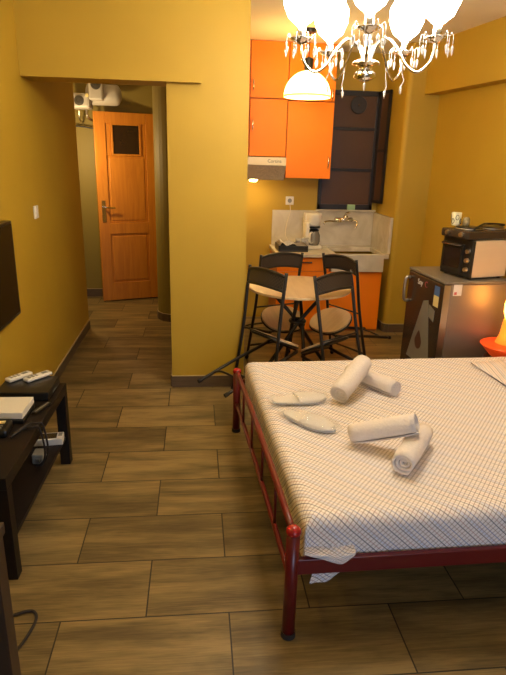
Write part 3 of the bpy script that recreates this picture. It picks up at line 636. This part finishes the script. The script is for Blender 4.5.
for t in (0.2, 0.4, 0.6, 0.8):
    v = lerp(P_far, P_near, t); bm = B(); tube(bm, [bl(v, 0.195 + 0.05 * t), bl(v, 0.395 + 0.04 * t)], 0.006, 8); build('spindle', bm, M['red'], bed, smooth=True)
build('head_rail', rail(H_near, H_far, 0.36, 0.40), M['red'], bed)
bm = B()
for k in range(9):
    w0 = lerp(P_near, H_near, 0.08 + 0.1 * k); w1 = lerp(P_far, H_far, 0.08 + 0.1 * k); v0 = lerp(w0, w1, 0.035); v1 = lerp(w0, w1, 0.97); n = (H_near - P_near).normalized() * 0.03
    vs = [bm.verts.new(bl(q, z)) for z in (0.272, 0.284) for q in (v0 - n, v0 + n, v1 + n, v1 - n)]
    for f in ((0, 1, 2, 3), (4, 5, 6, 7), (0, 1, 5, 4), (1, 2, 6, 5), (2, 3, 7, 6), (3, 0, 4, 7)): bm.faces.new([vs[i] for i in f])
build('slats', bm, M['deskwood'], bed)

# mattress + sheet: bilinear patch between four corners
ins = 0.030
A_ = P_near + Vector((0.045, 0.020)); B_ = H_near + Vector((-0.05, 0.022)); D_ = P_far + Vector((0.05, 0.012)); E_ = H_far + Vector((-0.05, 0.0))
def patch(u_, v_): return lerp(lerp(A_, B_, u_), lerp(D_, E_, u_), v_)
TOP = 0.452; LX, LY = 1.9, 1.5
mt = B()
vs = [mt.verts.new((patch(u_, v_).x, patch(u_, v_).y, z)) for z in (0.288, TOP - 0.012) for u_, v_ in ((0.015, 0.015), (0.99, 0.015), (0.99, 0.985), (0.015, 0.985))]
for f in ((0, 1, 2, 3), (4, 5, 6, 7), (0, 1, 5, 4), (1, 2, 6, 5), (2, 3, 7, 6), (3, 0, 4, 7)): mt.faces.new([vs[i] for i in f])
tag(build('mattress', mt, M['cream'], bevel=0.02), 'thick mattress under the checked sheet on the red bed', 'mattress')
rr = 0.045
def fold(s, Ln):
    if s > Ln / 2:
        a, d = fold(Ln - s, Ln); return Ln - a, d
    if s >= rr: return s, 0
    if s >= rr - rr * PI / 2:
        a = (rr - s) / rr; return rr - rr * math.sin(a), rr * (1 - math.cos(a))
    return 0.0, rr + (rr - rr * PI / 2 - s)
bm = B(); uvl = bm.loops.layers.uv.new('UVMap'); hang = 0.135
nx, ny = 96, 84
sv = [-hang + (LX + 2 * hang) * i / nx for i in range(nx + 1)]; tv = [-hang + (LY + 2 * hang) * j / ny for j in range(ny + 1)]
# finer samples at the edges
sv = sorted(set(sv + [-hang + k * 0.012 for k in range(16)])); tv = sorted(set(tv + [-hang + k * 0.012 for k in range(16)])); nx = len(sv) - 1; ny = len(tv) - 1
G = {}
for i, s in enumerate(sv):
    for j, t in enumerate(tv):
        a, d1 = fold(s, LX); b_, d2 = fold(t, LY); p = patch(a / LX, b_ / LY); d = max(d1, d2)
        nzv = noise.noise(Vector((s * 3.1, t * 2.7, 0))) * 0.004 + noise.noise(Vector((s * 9, t * 8, 3))) * 0.0016
        z = TOP - d + (nzv if d < 0.02 else 0)
        off = noise.noise(Vector((s * 14, 1, 4))) * 0.006 * min(1, max(0, (d2 - 0.05) / 0.08)) if d2 > 0.05 else 0
        off2 = noise.noise(Vector((t * 14, 7, 4))) * 0.006 * min(1, max(0, (d1 - 0.05) / 0.08)) if d1 > 0.05 else 0
        if d1 > 0.04 and d2 > 0.04: off = off2 = 0
        G[i, j] = bm.verts.new((p.x + off2, p.y + off, z))
for i in range(nx):
    for j in range(ny):
        f = bm.faces.new((G[i, j], G[i + 1, j], G[i + 1, j + 1], G[i, j + 1]))
        for lp, (ii, jj) in zip(f.loops, ((i, j), (i + 1, j), (i + 1, j + 1), (i, j + 1))): lp[uvl].uv = (sv[ii], tv[jj])
sheet = build('bed_sheet', bm, M['sheet'], smooth=True); tag(sheet, 'white bed sheet with fine blue and tan checked lines over the bed', 'bed sheet')
so = sheet.modifiers.new('solid', 'SOLIDIFY'); so.thickness = 0.0025; so.offset = 1
# loose corner of the sheet: a fold over the rail and a tip hanging below it
def cloth_strip(name, rows, uvo, parent):
    bm = B(); uvl = bm.loops.layers.uv.new('UVMap'); n = len(rows[0]); V = [[bm.verts.new(p) for p in r_] for r_ in rows]
    for i in range(len(rows) - 1):
        for k in range(n - 1):
            f = bm.faces.new((V[i][k], V[i][k + 1], V[i + 1][k + 1], V[i + 1][k]))
            for lp, (ii, kk) in zip(f.loops, ((i, k), (i, k + 1), (i + 1, k + 1), (i + 1, k))): lp[uvl].uv = (uvo[0] + kk * 0.022, uvo[1] - ii * 0.022)
    o = build(name, bm, M['sheet'], parent, smooth=True); s = o.modifiers.new('solid', 'SOLIDIFY'); s.thickness = 0.002
    sb_ = o.modifiers.new('sub', 'SUBSURF'); sb_.levels = 1; sb_.render_levels = 2
    return o
rd = (H_near - P_near).normalized(); rn = Vector((rd.y, -rd.x))        # outward from the near rail
def rp(s, o_, z): v = P_near + rd * s + rn * o_; return (v.x, v.y, z)
rows = []
BOT = [0.350, 0.342, 0.334, 0.327, 0.320, 0.312, 0.304, 0.296, 0.318, 0.336]
for i in range(8):
    q = i / 7; row = []
    for k in range(10):
        s_ = 0.040 + 0.0195 * k - 0.006 * q; z = 0.352 - q * (0.352 - BOT[k])
        row.append(rp(s_, -0.024 + 0.041 * min(1, math.sin(min(1, q * 2.0) * PI / 2)) + 0.002 * math.sin(k * 1.7 + i * 0.8), z))
    rows.append(row)
cloth_strip('corner_fold', rows, (0.1, 0.0), sheet)
rows = []
BOT = [0.195, 0.196, 0.198, 0.204, 0.216, 0.235, 0.252, 0.262]
for i in range(7):
    q = i / 6; row = []
    for k in range(8):
        s_ = 0.085 + 0.025 * k - 0.020 * q * (1 - k / 7) - 0.006 * q * k; row.append(rp(s_, -0.021 + 0.007 * math.sin(k * 1.9 + i * 0.4), 0.30 - q * (0.30 - BOT[k])))
    rows.append(row)
cloth_strip('hanging_corner', rows, (0.3, 0.2), sheet)

# folded cover at the head end
bm = B(); uvl = bm.loops.layers.uv.new('UVMap'); nn = 16; G = {}
c4 = [Vector((1.62, 2.97)), Vector((1.67, 2.05)), Vector((2.12, 2.02)), Vector((2.10, 3.05))]
for i in range(nn + 1):
    for j in range(nn + 1):
        u_, v_ = i / nn, j / nn; p = lerp(lerp(c4[0], c4[3], u_), lerp(c4[1], c4[2], u_), v_)
        e = min(u_, 1 - u_, v_, 1 - v_); z = TOP + 0.012 + 0.014 * min(1, e / 0.35) ** 0.8 + 0.004 * noise.noise(Vector((u_ * 5, v_ * 5, 2)))
        G[i, j] = (bm.verts.new((p.x, p.y, z)), bm.verts.new((p.x, p.y, TOP + 0.0075)))
for i in range(nn):
    for j in range(nn):
        for k in (0, 1):
            f = bm.faces.new([G[a][k] for a in ((i, j), (i + 1, j), (i + 1, j + 1), (i, j + 1))])
            for lp, (a, b_) in zip(f.loops, ((i, j), (i + 1, j), (i + 1, j + 1), (i, j + 1))): lp[uvl].uv = (a / nn * 0.5, b_ / nn * 0.9)
for i in range(nn):
    for a, b_ in (((i, 0), (i + 1, 0)), ((i, nn), (i + 1, nn)), ((0, i), (0, i + 1)), ((nn, i), (nn, i + 1))): bm.faces.new((G[a][0], G[b_][0], G[b_][1], G[a][1]))
tag(build('pillow', bm, M['blanket'], smooth=True), 'flat striped pillow at the right edge of the bed beside the orange lamp', 'pillow')

# ---------------------------------------------------------------- rolled towels
def towel(name, a, b_, R, label, turns=4.2, seed=0, group='rolled white towels on the bed', tip=0.0):
    a = Vector(a); b_ = Vector(b_); d = (b_ - a); Ln = d.length; d.normalize()
    side = d.cross(Vector((0, 0, 1))).normalized(); up = side.cross(d).normalized()
    bm = B(); n = int(turns * 26); m = 10; th = R / turns * 0.60; G = {}
    for i in range(n + 1):
        ang = -PI / 2 - turns * 2 * PI * (1 - i / n) + 0.5; q = i / n
        r_ = max(0.004, (R - th * 0.5) * (0.06 + 0.94 * q))
        for j in range(m + 1):
            t = j / m; tel = 0.018 * (1 - q) * (1 if j in (0, m) else 0)
            x = t * Ln + (tel if j == 0 else -tel if j == m else 0)
            taper = 1 - 0.10 * (2 * t - 1) ** 4
            rj = r_ * taper * (1 + 0.05 * noise.noise(Vector((t * 3, ang * 0.6, seed))) )
            for k, dr2 in enumerate((-th / 2, th / 2)):
                rk = rj + dr2; c, s = math.cos(ang), math.sin(ang)
                G[i, j, k] = bm.verts.new(a + d * x + side * (c * rk * 1.06) + up * (s * rk * 0.94))
    for i in range(n):
        for j in range(m):
            for k in (0, 1): bm.faces.new((G[i, j, k], G[i + 1, j, k], G[i + 1, j + 1, k], G[i, j + 1, k]))
        for j in (0, m): bm.faces.new((G[i, j, 0], G[i + 1, j, 0], G[i + 1, j, 1], G[i, j, 1]))
    for i in (0, n):
        for j in range(m): bm.faces.new((G[i, j, 0], G[i, j + 1, 0], G[i, j + 1, 1], G[i, j, 1]))
    o = build(name, bm, M['towel'], smooth=True); tag(o, label, 'towel', group)
    return o
RT = 0.054
towel('rolled_towel', (0.825, 2.785, TOP + 0.050), (0.995, 2.51, TOP + 0.050), 0.047, 'rolled white towel lying underneath, far pair, its end pointing right', seed=1)
towel('rolled_towel', (0.680, 2.42, TOP + 0.062), (0.862, 2.635, TOP + 0.150), 0.057, 'rolled white towel propped on top, far pair, its open end towards the slippers', seed=2, turns=3.2)
towel('rolled_towel', (0.768, 1.785, TOP + 0.055), (0.955, 2.045, TOP + 0.055), 0.052, 'rolled white towel nearest the camera with its spiral end showing', seed=3, turns=3.0)
towel('rolled_towel', (0.635, 2.045, TOP + 0.050), (0.868, 1.93, TOP + 0.152), 0.049, 'rolled white towel lying crosswise on the nearest towel, left of its spiral', seed=4)

# ---------------------------------------------------------------- slippers
def slipper(x, y, rz, label):
    t = thing('slipper', label, 'slipper', (x, y, TOP + 0.010), rz, 'white guest slippers on the bed')
    out = []
    Ls = 0.275
    for i in range(48):
        a = 2 * PI * i / 48; u_ = math.cos(a); v_ = math.sin(a); wd = 0.055 + 0.006 * u_ - 0.005 * math.cos(3 * a)
        out.append((u_ * Ls / 2, v_ * wd))
    build('sole', prism(B(), out, 0.0, 0.006), M['sliprim'], t)
    build('insole', prism(B(), [(x_ * 0.985, y_ * 0.96) for x_, y_ in out], 0.006, 0.014), M['slip'], t, bevel=0.002)
    bm = B(); n = 14; m = 12; G = {}
    for i in range(n + 1):
        x_ = -0.02 + (Ls / 2 - 0.008 + 0.02) * i / n; q = x_ / (Ls / 2); wd = (0.055 + 0.006 * q) * math.sqrt(max(0.02, 1 - q * q)) * 0.98
        hgt = 0.019 * (1 - 0.6 * (i / n) ** 2)
        for j in range(m + 1):
            b_ = PI * j / m; G[i, j] = bm.verts.new((x_, wd * math.cos(b_), 0.012 + hgt * math.sin(b_) ** 0.8 * (1 + 0.1 * noise.noise(Vector((i * .5, j * .5, x))))))
    for i in range(n):
        for j in range(m): bm.faces.new((G[i, j], G[i + 1, j], G[i + 1, j + 1], G[i, j + 1]))
    o = build('upper', bm, M['slip'], t, smooth=True); s = o.modifiers.new('solid', 'SOLIDIFY'); s.thickness = 0.003; s.offset = -1
    # wrinkled clear wrapper round the whole slipper
    bm = B(); n = 22; m = 16; G = {}
    for i in range(n + 1):
        q = -1 + 2 * i / n; x_ = q * (Ls / 2 + 0.015); wd = 0.063 * (1 - 0.45 * abs(q) ** 3); hh = 0.005 + 0.018 * (1 - abs(q) ** 2.5) * (1.25 if q > 0 else 0.7)
        for j in range(m):
            b_ = 2 * PI * j / m; nz_ = 1 + 0.22 * noise.noise(Vector((x_ * 40, b_ * 1.5, x * 9)))
            G[i, j] = bm.verts.new((x_, wd * math.cos(b_) * nz_, max(-0.002, 0.011 + hh * math.sin(b_) * nz_ + 0.006 * (math.sin(b_) > 0))))
    for i in range(n):
        for j in range(m): bm.faces.new((G[i, j], G[i + 1, j], G[i + 1, (j + 1) % m], G[i, (j + 1) % m]))
    build('plastic_wrapper', bm, M['plastic'], t)
    return t
slipper(0.500, 2.475, math.radians(8), 'white wrapped slipper of the pair lying farther from the camera')
slipper(0.500, 2.240, math.radians(-45), 'white wrapped slipper of the pair lying nearer the camera, angled to the towels')

# ---------------------------------------------------------------- fridge
fg = thing('small_fridge', 'small dark silver fridge with stickers on its door', 'fridge', (1.612, 3.43, 0), math.radians(4.5))
# local: x depth (to the right), y width (away from camera), door at x=0
FW, FD, FH = 0.53, 0.50, 0.85
build('body', box(B(), 0.045, FD, 0, FW, 0.03, FH - 0.02), M['fridgeside'], fg, bevel=0.006)
build('top_panel', box(B(), 0.0, FD, -0.003, FW + 0.003, FH - 0.02, FH), M['fridgetop'], fg, bevel=0.006)
dd = build('fridge_door', box(B(), 0.0, 0.042, 0.0, FW, 0.05, FH - 0.024), M['fridgedoor'], fg, bevel=0.008)
bm = B(); tube(bm, smooth_path([(0.0, FW - 0.03, 0.78), (-0.035, FW - 0.03, 0.765), (-0.035, FW - 0.03, 0.62), (0.0, FW - 0.03, 0.605)]), 0.011, 10); build('door_handle', bm, M['steel'], dd, smooth=True)
build('door_edge_trim', box(B(), -0.002, 0.044, -0.004, 0.0, 0.05, FH - 0.024), M['steel'], dd)
def onface(pts, name, m, x=-0.001, parent=dd):
    bm = B(); a = [bm.verts.new((x, y, z)) for y, z in pts]; b_ = [bm.verts.new((x + 0.0012, y, z)) for y, z in pts]; n = len(pts)
    bm.faces.new(a); bm.faces.new(b_[::-1])
    for i in range(n): bm.faces.new((a[i], a[(i + 1) % n], b_[(i + 1) % n], b_[i]))
    return build(name, bm, m, parent)
onface([(0.125, 0.80), (0.055, 0.80), (0.055, 0.735), (0.125, 0.735)], 'blue_label', M['lblblue'])
onface([(0.125, 0.735), (0.055, 0.735), (0.055, 0.66), (0.125, 0.66)], 'energy_label', M['lblyellow'])
onface([(0.26, 0.66), (0.19, 0.68), (0.08, 0.20), (0.43, 0.20)], 'triangle_sticker', M['lblgrey'])
onface([(0.17, 0.655), (0.085, 0.63), (0.09, 0.55), (0.16, 0.57)], 'round_sticker', M['lblwhite'] if False else M['lblgrey'], x=-0.0022)
dp = [(0.27 + 0.05 * math.sin(a) * (1 if math.cos(a) < 0 else math.sin((PI / 2 - abs(a)) ) if False else 1 - 0.6 * max(0, math.cos(a))), 0.36 + 0.06 * math.cos(a) * (1.3 if math.cos(a) > 0 else 1)) for a in [i * 2 * PI / 20 for i in range(20)]]
onface(dp, 'droplet_print', M['lblbrown'], x=-0.0026)
lt = text_obj('brand_sticker', 'Sny', 0.055, M['lblwhite'], dd, (-0.002, 0.335, 0.775), (PI / 2, 0, -PI / 2)); lt.data.materials[0] = M['lblwhite']
lt2 = text_obj('brand_sticker', 'C', 0.06, M['lblred'], dd, (-0.002, 0.245, 0.775), (PI / 2, 0, -PI / 2))
bm = B(); box(bm, 0.065, 0.125, -0.0016, 0.0, 0.755, 0.83); build('side_label', bm, M['lblwhite'], fg)
bm = B(); box(bm, 0.072, 0.09, -0.0026, -0.0016, 0.762, 0.78); build('side_label_print', bm, M['lblred'], fg)
for x_ in (0.06, FD - 0.04):
    for y_ in (0.04, FW - 0.04):
        bm = B(); lathe(bm, [(0, 0), (0.015, 0), (0.015, 0.03), (0, 0.03)], (x_, y_, 0), 12); build('foot', bm, M['rubber'], fg)

# mini oven
ov = thing('mini_oven', 'black-fronted mini oven with cream side standing on the fridge', 'oven', (1.790, 3.475, 0.851), math.radians(16))
OW, OD, OH = 0.285, 0.31, 0.255
build('body', box(B(), 0.02, OD, 0, OW, 0.012, OH), M['ovenside'], ov, bevel=0.004)
build('front_panel', box(B(), 0.0, 0.02, -0.002, OW + 0.002, 0.008, OH + 0.003), M['blackpl'], ov, bevel=0.004)
d_ = build('oven_door', box(B(), -0.012, 0.0, 0.075, OW - 0.006, 0.03, OH - 0.03), M['blackpl'], ov, bevel=0.003)
build('door_glass', box(B(), -0.0135, -0.012, 0.095, OW - 0.03, 0.06, OH - 0.06), M['darkglass'], d_)
bm = B(); tube(bm, [(-0.012, 0.09, OH - 0.04), (-0.03, 0.09, OH - 0.04), (-0.03, OW - 0.02, OH - 0.04), (-0.012, OW - 0.02, OH - 0.04)], 0.006, 8); build('door_handle', bm, M['hob'], d_, smooth=True)
for z in (0.065, 0.125, 0.185):
    bm = B(); lathe(bm, [(0.0, -0.018), (0.014, -0.018), (0.017, 0.0)], (0, 0.036, z), 16, 'X'); build('knob', bm, M['steel'], ov)
for x_ in (0.03, OD - 0.03):
    for y_ in (0.03, OW - 0.03):
        bm = B(); lathe(bm, [(0, 0), (0.012, 0), (0.012, 0.013), (0, 0.013)], (x_, y_, 0), 10); build('foot', bm, M['rubber'], ov)
# hob on top of oven
hb = thing('electric_hob', 'dark two plate electric hob lying on top of the mini oven', 'hob', (1.778, 3.495, 0.851 + OH + 0.005), math.radians(16))
build('base', box(B(), -0.03, 0.40, -0.005, 0.26, 0.0, 0.055), M['hob'], hb, bevel=0.01)
for x_ in (0.09, 0.28):
    bm = B(); lathe(bm, [(0.0, 0.056), (0.085, 0.056), (0.085, 0.068), (0.075, 0.072), (0.02, 0.070), (0, 0.070)], (x_, 0.13, 0), 28); pl = build('hot_plate', bm, M['blackpl'], hb)
    bm = B(); tube(bm, [(x_ + 0.088 * math.cos(t), 0.13 + 0.088 * math.sin(t), 0.060) for t in [i * 2 * PI / 28 for i in range(28)]], 0.004, 8, closed=True); build('plate_ring', bm, M['steel'], pl, smooth=True)
for y_ in (0.06, 0.19):
    bm = B(); lathe(bm, [(0.0, -0.016), (0.014, -0.016), (0.016, 0.0)], (-0.03, y_, 0.03), 14, 'X'); build('knob', bm, M['steel'], hb)
bm = B(); tube(bm, smooth_path([(0.04, 0.03, 0.066), (0.13, 0.05, 0.095), (0.22, 0.10, 0.092), (0.34, 0.08, 0.085), (0.38, 0.16, 0.064)]), 0.007, 8); build('power_cord', bm, M['black'], hb, smooth=True)
# lace-pattern jar
jr = thing('lace_candle_holder', 'small cream candle holder with black lace pattern on the hob', 'candle holder', (1.742, 3.67, 0.851 + OH + 0.0805))
bm = B(); lathe(bm, [(0.0, 0.0), (0.026, 0.0), (0.030, 0.01), (0.033, 0.085), (0.031, 0.086), (0.028, 0.01), (0, 0.008)], (0, 0, 0), 24); hh_ = build('cup', bm, M['potdeco'], jr, smooth=True)
bm = B()
for k in range(7):
    a = 2 * PI * k / 7; z = 0.03 + 0.025 * (k % 2)
    tube(bm, [(0.0325 * math.cos(a + 0.32 * math.cos(t)), 0.0325 * math.sin(a + 0.32 * math.cos(t)), z + 0.016 * math.sin(t)) for t in [i * 2 * PI / 14 for i in range(14)]], 0.0022, 6, closed=True)
build('lace_rings', bm, M['potlace'], hh_)
bm = B(); lathe(bm, [(0, 0), (0.02, 0), (0.024, 0.012), (0.022, 0.05), (0.014, 0.06), (0, 0.06)], (0, 0, 0), 20); o = build('spice_jar', bm, mat('mottled jar', (0.25, 0.2, 0.1), 0.2, var=0.5, scale=60), smooth=True)
o.location = (1.790, 3.62, 0.851 + OH + 0.0805); tag(o, 'small dark mottled jar to the right of the lace candle holder', 'jar')

# ---------------------------------------------------------------- bedside lamp
st = thing('bedside_stool', 'dark stool between bed and fridge carrying the orange lamp', 'stool', (2.01, 3.272, 0))
bm = B(); lathe(bm, [(0, 0.355), (0.13, 0.355), (0.135, 0.365), (0.13, 0.375), (0, 0.375)], (0, 0, 0), 32); build('stool_top', bm, M['deskwood'], st)
for k in range(4):
    a = PI / 4 + k * PI / 2; bm = B(); tube(bm, [(0.085 * math.cos(a), 0.085 * math.sin(a), 0.354), (0.10 * math.cos(a), 0.10 * math.sin(a), 0.002)], 0.010, 10); build('leg', bm, M['black'], st, smooth=True)
bl_ = thing('bedside_lamp', 'orange red table lamp with wide flat brim and glowing cone behind the bed', 'lamp', (2.01, 3.272, 0.377))
bm = B(); lathe(bm, [(0, 0.0), (0.07, 0.0), (0.10, 0.02), (0.160, 0.085), (0.165, 0.092), (0.157, 0.095), (0.06, 0.103), (0.0, 0.103)], (0, 0, 0), 48); build('brim', bm, M['lampred'], bl_, smooth=True)
bm = B(); lathe(bm, [(0.075, 0.104), (0.055, 0.16), (0.045, 0.25), (0.043, 0.26), (0, 0.262)], (0, 0, 0), 32); build('cone', bm, M['lampcone'], bl_, smooth=True)
bm = B(); lathe(bm, [(0.0, 0.262), (0.035, 0.265), (0.05, 0.31), (0.052, 0.36), (0.04, 0.42), (0.0, 0.44)], (0, 0, 0), 28); build('lamp_glass', bm, M['lampglow'], bl_, smooth=True)

# ---------------------------------------------------------------- TV, switch
tv_ = thing('television', 'dark flat television mounted on the yellow wall', 'television', (-1.015, 2.55, 0.985))
build('casing', box(B(), 0.0, 0.045, -0.56, 0.565, -0.255, 0.255), M['blackpl'], tv_, bevel=0.006)
build('screen', box(B(), 0.0452, 0.047, -0.54, 0.545, -0.235, 0.24), M['screen'], tv_)
sw = thing('light_switch', 'narrow white light switch on the left yellow wall', 'switch', (-1.02, 3.76, 1.222))
build('switch_plate', box(B(), 0, 0.012, -0.04, 0.04, -0.04, 0.04), M['whitepl'], sw, bevel=0.004)
build('rocker', box(B(), 0.012, 0.016, -0.022, 0.022, -0.025, 0.025), M['whitepl'], sw, bevel=0.002)
# ---------------------------------------------------------------- low bench with devices
bn = thing('low_tv_bench', 'black-brown low bench with lower shelf standing along the left wall', 'bench', (-0.826, 2.32, 0), -0.025)
bx, by = 0.14, 0.455
build('bench_top', box(B(), -bx, bx, -by, by, 0.40, 0.45), M['benchwood'], bn, bevel=0.002)
build('shelf', box(B(), -bx + 0.015, bx - 0.015, -by + 0.05, by - 0.05, 0.145, 0.165), M['benchwood'], bn)
for sx in (-1, 1):
    for sy in (-1, 1):
        x0 = -bx if sx < 0 else bx - 0.05; y0 = -by if sy < 0 else by - 0.05
        build('leg', box(B(), x0, x0 + 0.05, y0, y0 + 0.05, 0.0, 0.3995), M['benchwood'], bn, bevel=0.0015)
Zt = 0.451
s1 = thing('set_top_box', 'flat black set-top box at the far end of the bench', 'set-top box', (-0.830, 2.64, Zt), -0.02)
build('casing', box(B(), -0.125, 0.125, -0.10, 0.12, 0.004, 0.046), M['blackpl'], s1, bevel=0.004)
build('front_display', box(B(), 0.125, 0.1262, -0.02, 0.03, 0.012, 0.02), M['lblgrey'], s1)
build('feet', box(B(), -0.11, 0.11, -0.08, 0.10, 0.0, 0.004), M['rubber'], s1)
def remote(x, y, rz, Ln, lab):
    t = thing('remote_control', lab, 'remote control', (x, y, Zt + 0.048), rz, 'white remote controls')
    bm = B(); box(bm, -Ln / 2, Ln / 2, -0.023, 0.023, 0, 0.0182); build('case', bm, M['whitepl'], t, bevel=0.007)
    build('display', box(B(), Ln / 2 - 0.05, Ln / 2 - 0.02, -0.011, 0.011, 0.018, 0.0187), M['lblgrey'], t)
    bm = B()
    for i in range(3):
        for j in range(2): box(bm, -Ln / 2 + 0.015 + 0.02 * i, -Ln / 2 + 0.028 + 0.02 * i, -0.012 + 0.014 * j, -0.002 + 0.014 * j, 0.018, 0.0195)
    build('buttons', bm, M['lblgrey'], t)
remote(-0.892, 2.725, math.radians(52), 0.135, 'white remote control nearer the left wall, on the black set-top box')
remote(-0.80, 2.725, math.radians(50), 0.145, 'white remote control farther from the left wall, on the black set-top box')
s2 = thing('white_router', 'white router box with black base on the bench', 'router', (-0.860, 2.40, Zt), -0.02)
build('base', box(B(), -0.105, 0.105, -0.095, 0.085, 0, 0.018), M['blackpl'], s2, bevel=0.003)
build('casing', box(B(), -0.105, 0.100, -0.085, 0.088, 0.0185, 0.05), M['whitepl'], s2, bevel=0.003)
ph = thing('cordless_phone', 'black phone with silver screen near the front of the bench', 'phone', (-0.875, 2.225, Zt), math.radians(4))
build('body', box(B(), -0.09, 0.085, -0.055, 0.06, 0, 0.032), M['blackpl'], ph, bevel=0.01)
build('screen', box(B(), -0.03, 0.06, 0.018, 0.044, 0.032, 0.0335), M['lblyellow'], ph)
bm = B()
for i in range(5):
    for j in range(2): box(bm, -0.06 + 0.026 * i, -0.046 + 0.026 * i, -0.034 + 0.022 * j, -0.022 + 0.022 * j, 0.032, 0.0345)
build('keys', bm, M['lblgrey'], ph)
an = thing('usb_stick', 'thin black stick with grey stripe between router and set-top box', 'stick', (-0.718, 2.455, Zt), math.radians(70))
build('body', box(B(), -0.06, 0.06, -0.014, 0.014, 0, 0.010), M['blackpl'], an, bevel=0.003)
build('stripe', box(B(), -0.05, 0.055, -0.003, 0.003, 0.010, 0.0112), M['lblgrey'], an)
bm = B(); tube(bm, smooth_path([(-0.772, 2.17, Zt + 0.006), (-0.735, 2.25, Zt + 0.010), (-0.702, 2.24, Zt + 0.014), (-0.674, 2.245, Zt + 0.006), (-0.668, 2.27, 0.33), (-0.710, 2.36, 0.22), (-0.735, 2.41, 0.18)]), 0.0045, 8)
tube(bm, smooth_path([(-0.772, 2.20, Zt + 0.006), (-0.725, 2.275, Zt + 0.014), (-0.695, 2.27, Zt + 0.018), (-0.668, 2.275, Zt + 0.008), (-0.666, 2.31, 0.31), (-0.720, 2.38, 0.21), (-0.755, 2.41, 0.18)]), 0.0045, 8)
tag(build('device_cable', bm, M['rubber'], smooth=True), 'pair of black cables hanging over the bench edge to the shelf', 'cable')
ad = thing('power_adapter', 'grey power adapter standing on the lower shelf of the bench', 'adapter', (-0.755, 2.48, 0.166))
build('body', box(B(), -0.03, 0.022, -0.035, 0.035, 0, 0.05), M['lblgrey'], ad, bevel=0.006)
build('plug_pins', box(B(), -0.008, 0.008, -0.05, -0.035, 0.02, 0.03), M['steel'], ad)
tray = thing('white_box', 'white box with dark top on the lower shelf near the far leg', 'box', (-0.772, 2.655, 0.166), math.radians(6))
build('carton', box(B(), -0.085, 0.085, -0.03, 0.048, 0, 0.034), M['whitepl'], tray, bevel=0.002)
build('printed_lid', box(B(), -0.08, 0.055, -0.018, 0.040, 0.034, 0.0352), M['hob'], tray)
build('barcode', box(B(), 0.06, 0.08, 0.005, 0.040, 0.034, 0.0354), M['lblgrey'], tray)
# ---------------------------------------------------------------- desk at the left edge
dk = thing('dark_wooden_desk', 'dark brown wooden desk leg at the lower left edge of the picture', 'desk', (-0.734, 0.80, 0))
build('desk_top', box(B(), -0.265, 0.265, -0.42, 0.41, 0.70, 0.73), M['deskwood'], dk, bevel=0.002)
for sx in (-1, 1):
    for sy in (-1, 1):
        x0 = -0.262 if sx < 0 else 0.262 - 0.055; y0 = -0.41 if sy < 0 else 0.40 - 0.055
        build('leg', box(B(), x0, x0 + 0.055, y0, y0 + 0.055, 0, 0.6995), M['deskwood'], dk, bevel=0.002)
bm = B(); tube(bm, smooth_path([(-0.80, 1.60, 0.006), (-0.70, 1.655, 0.006), (-0.62, 1.69, 0.006), (-0.585, 1.68, 0.006), (-0.575, 1.63, 0.006), (-0.60, 1.53, 0.006), (-0.66, 1.42, 0.006), (-0.78, 1.33, 0.006)]), 0.0055, 8)
tag(build('floor_cable', bm, M['rubber'], smooth=True), 'black cable curling on the floor beside the desk leg', 'cable')
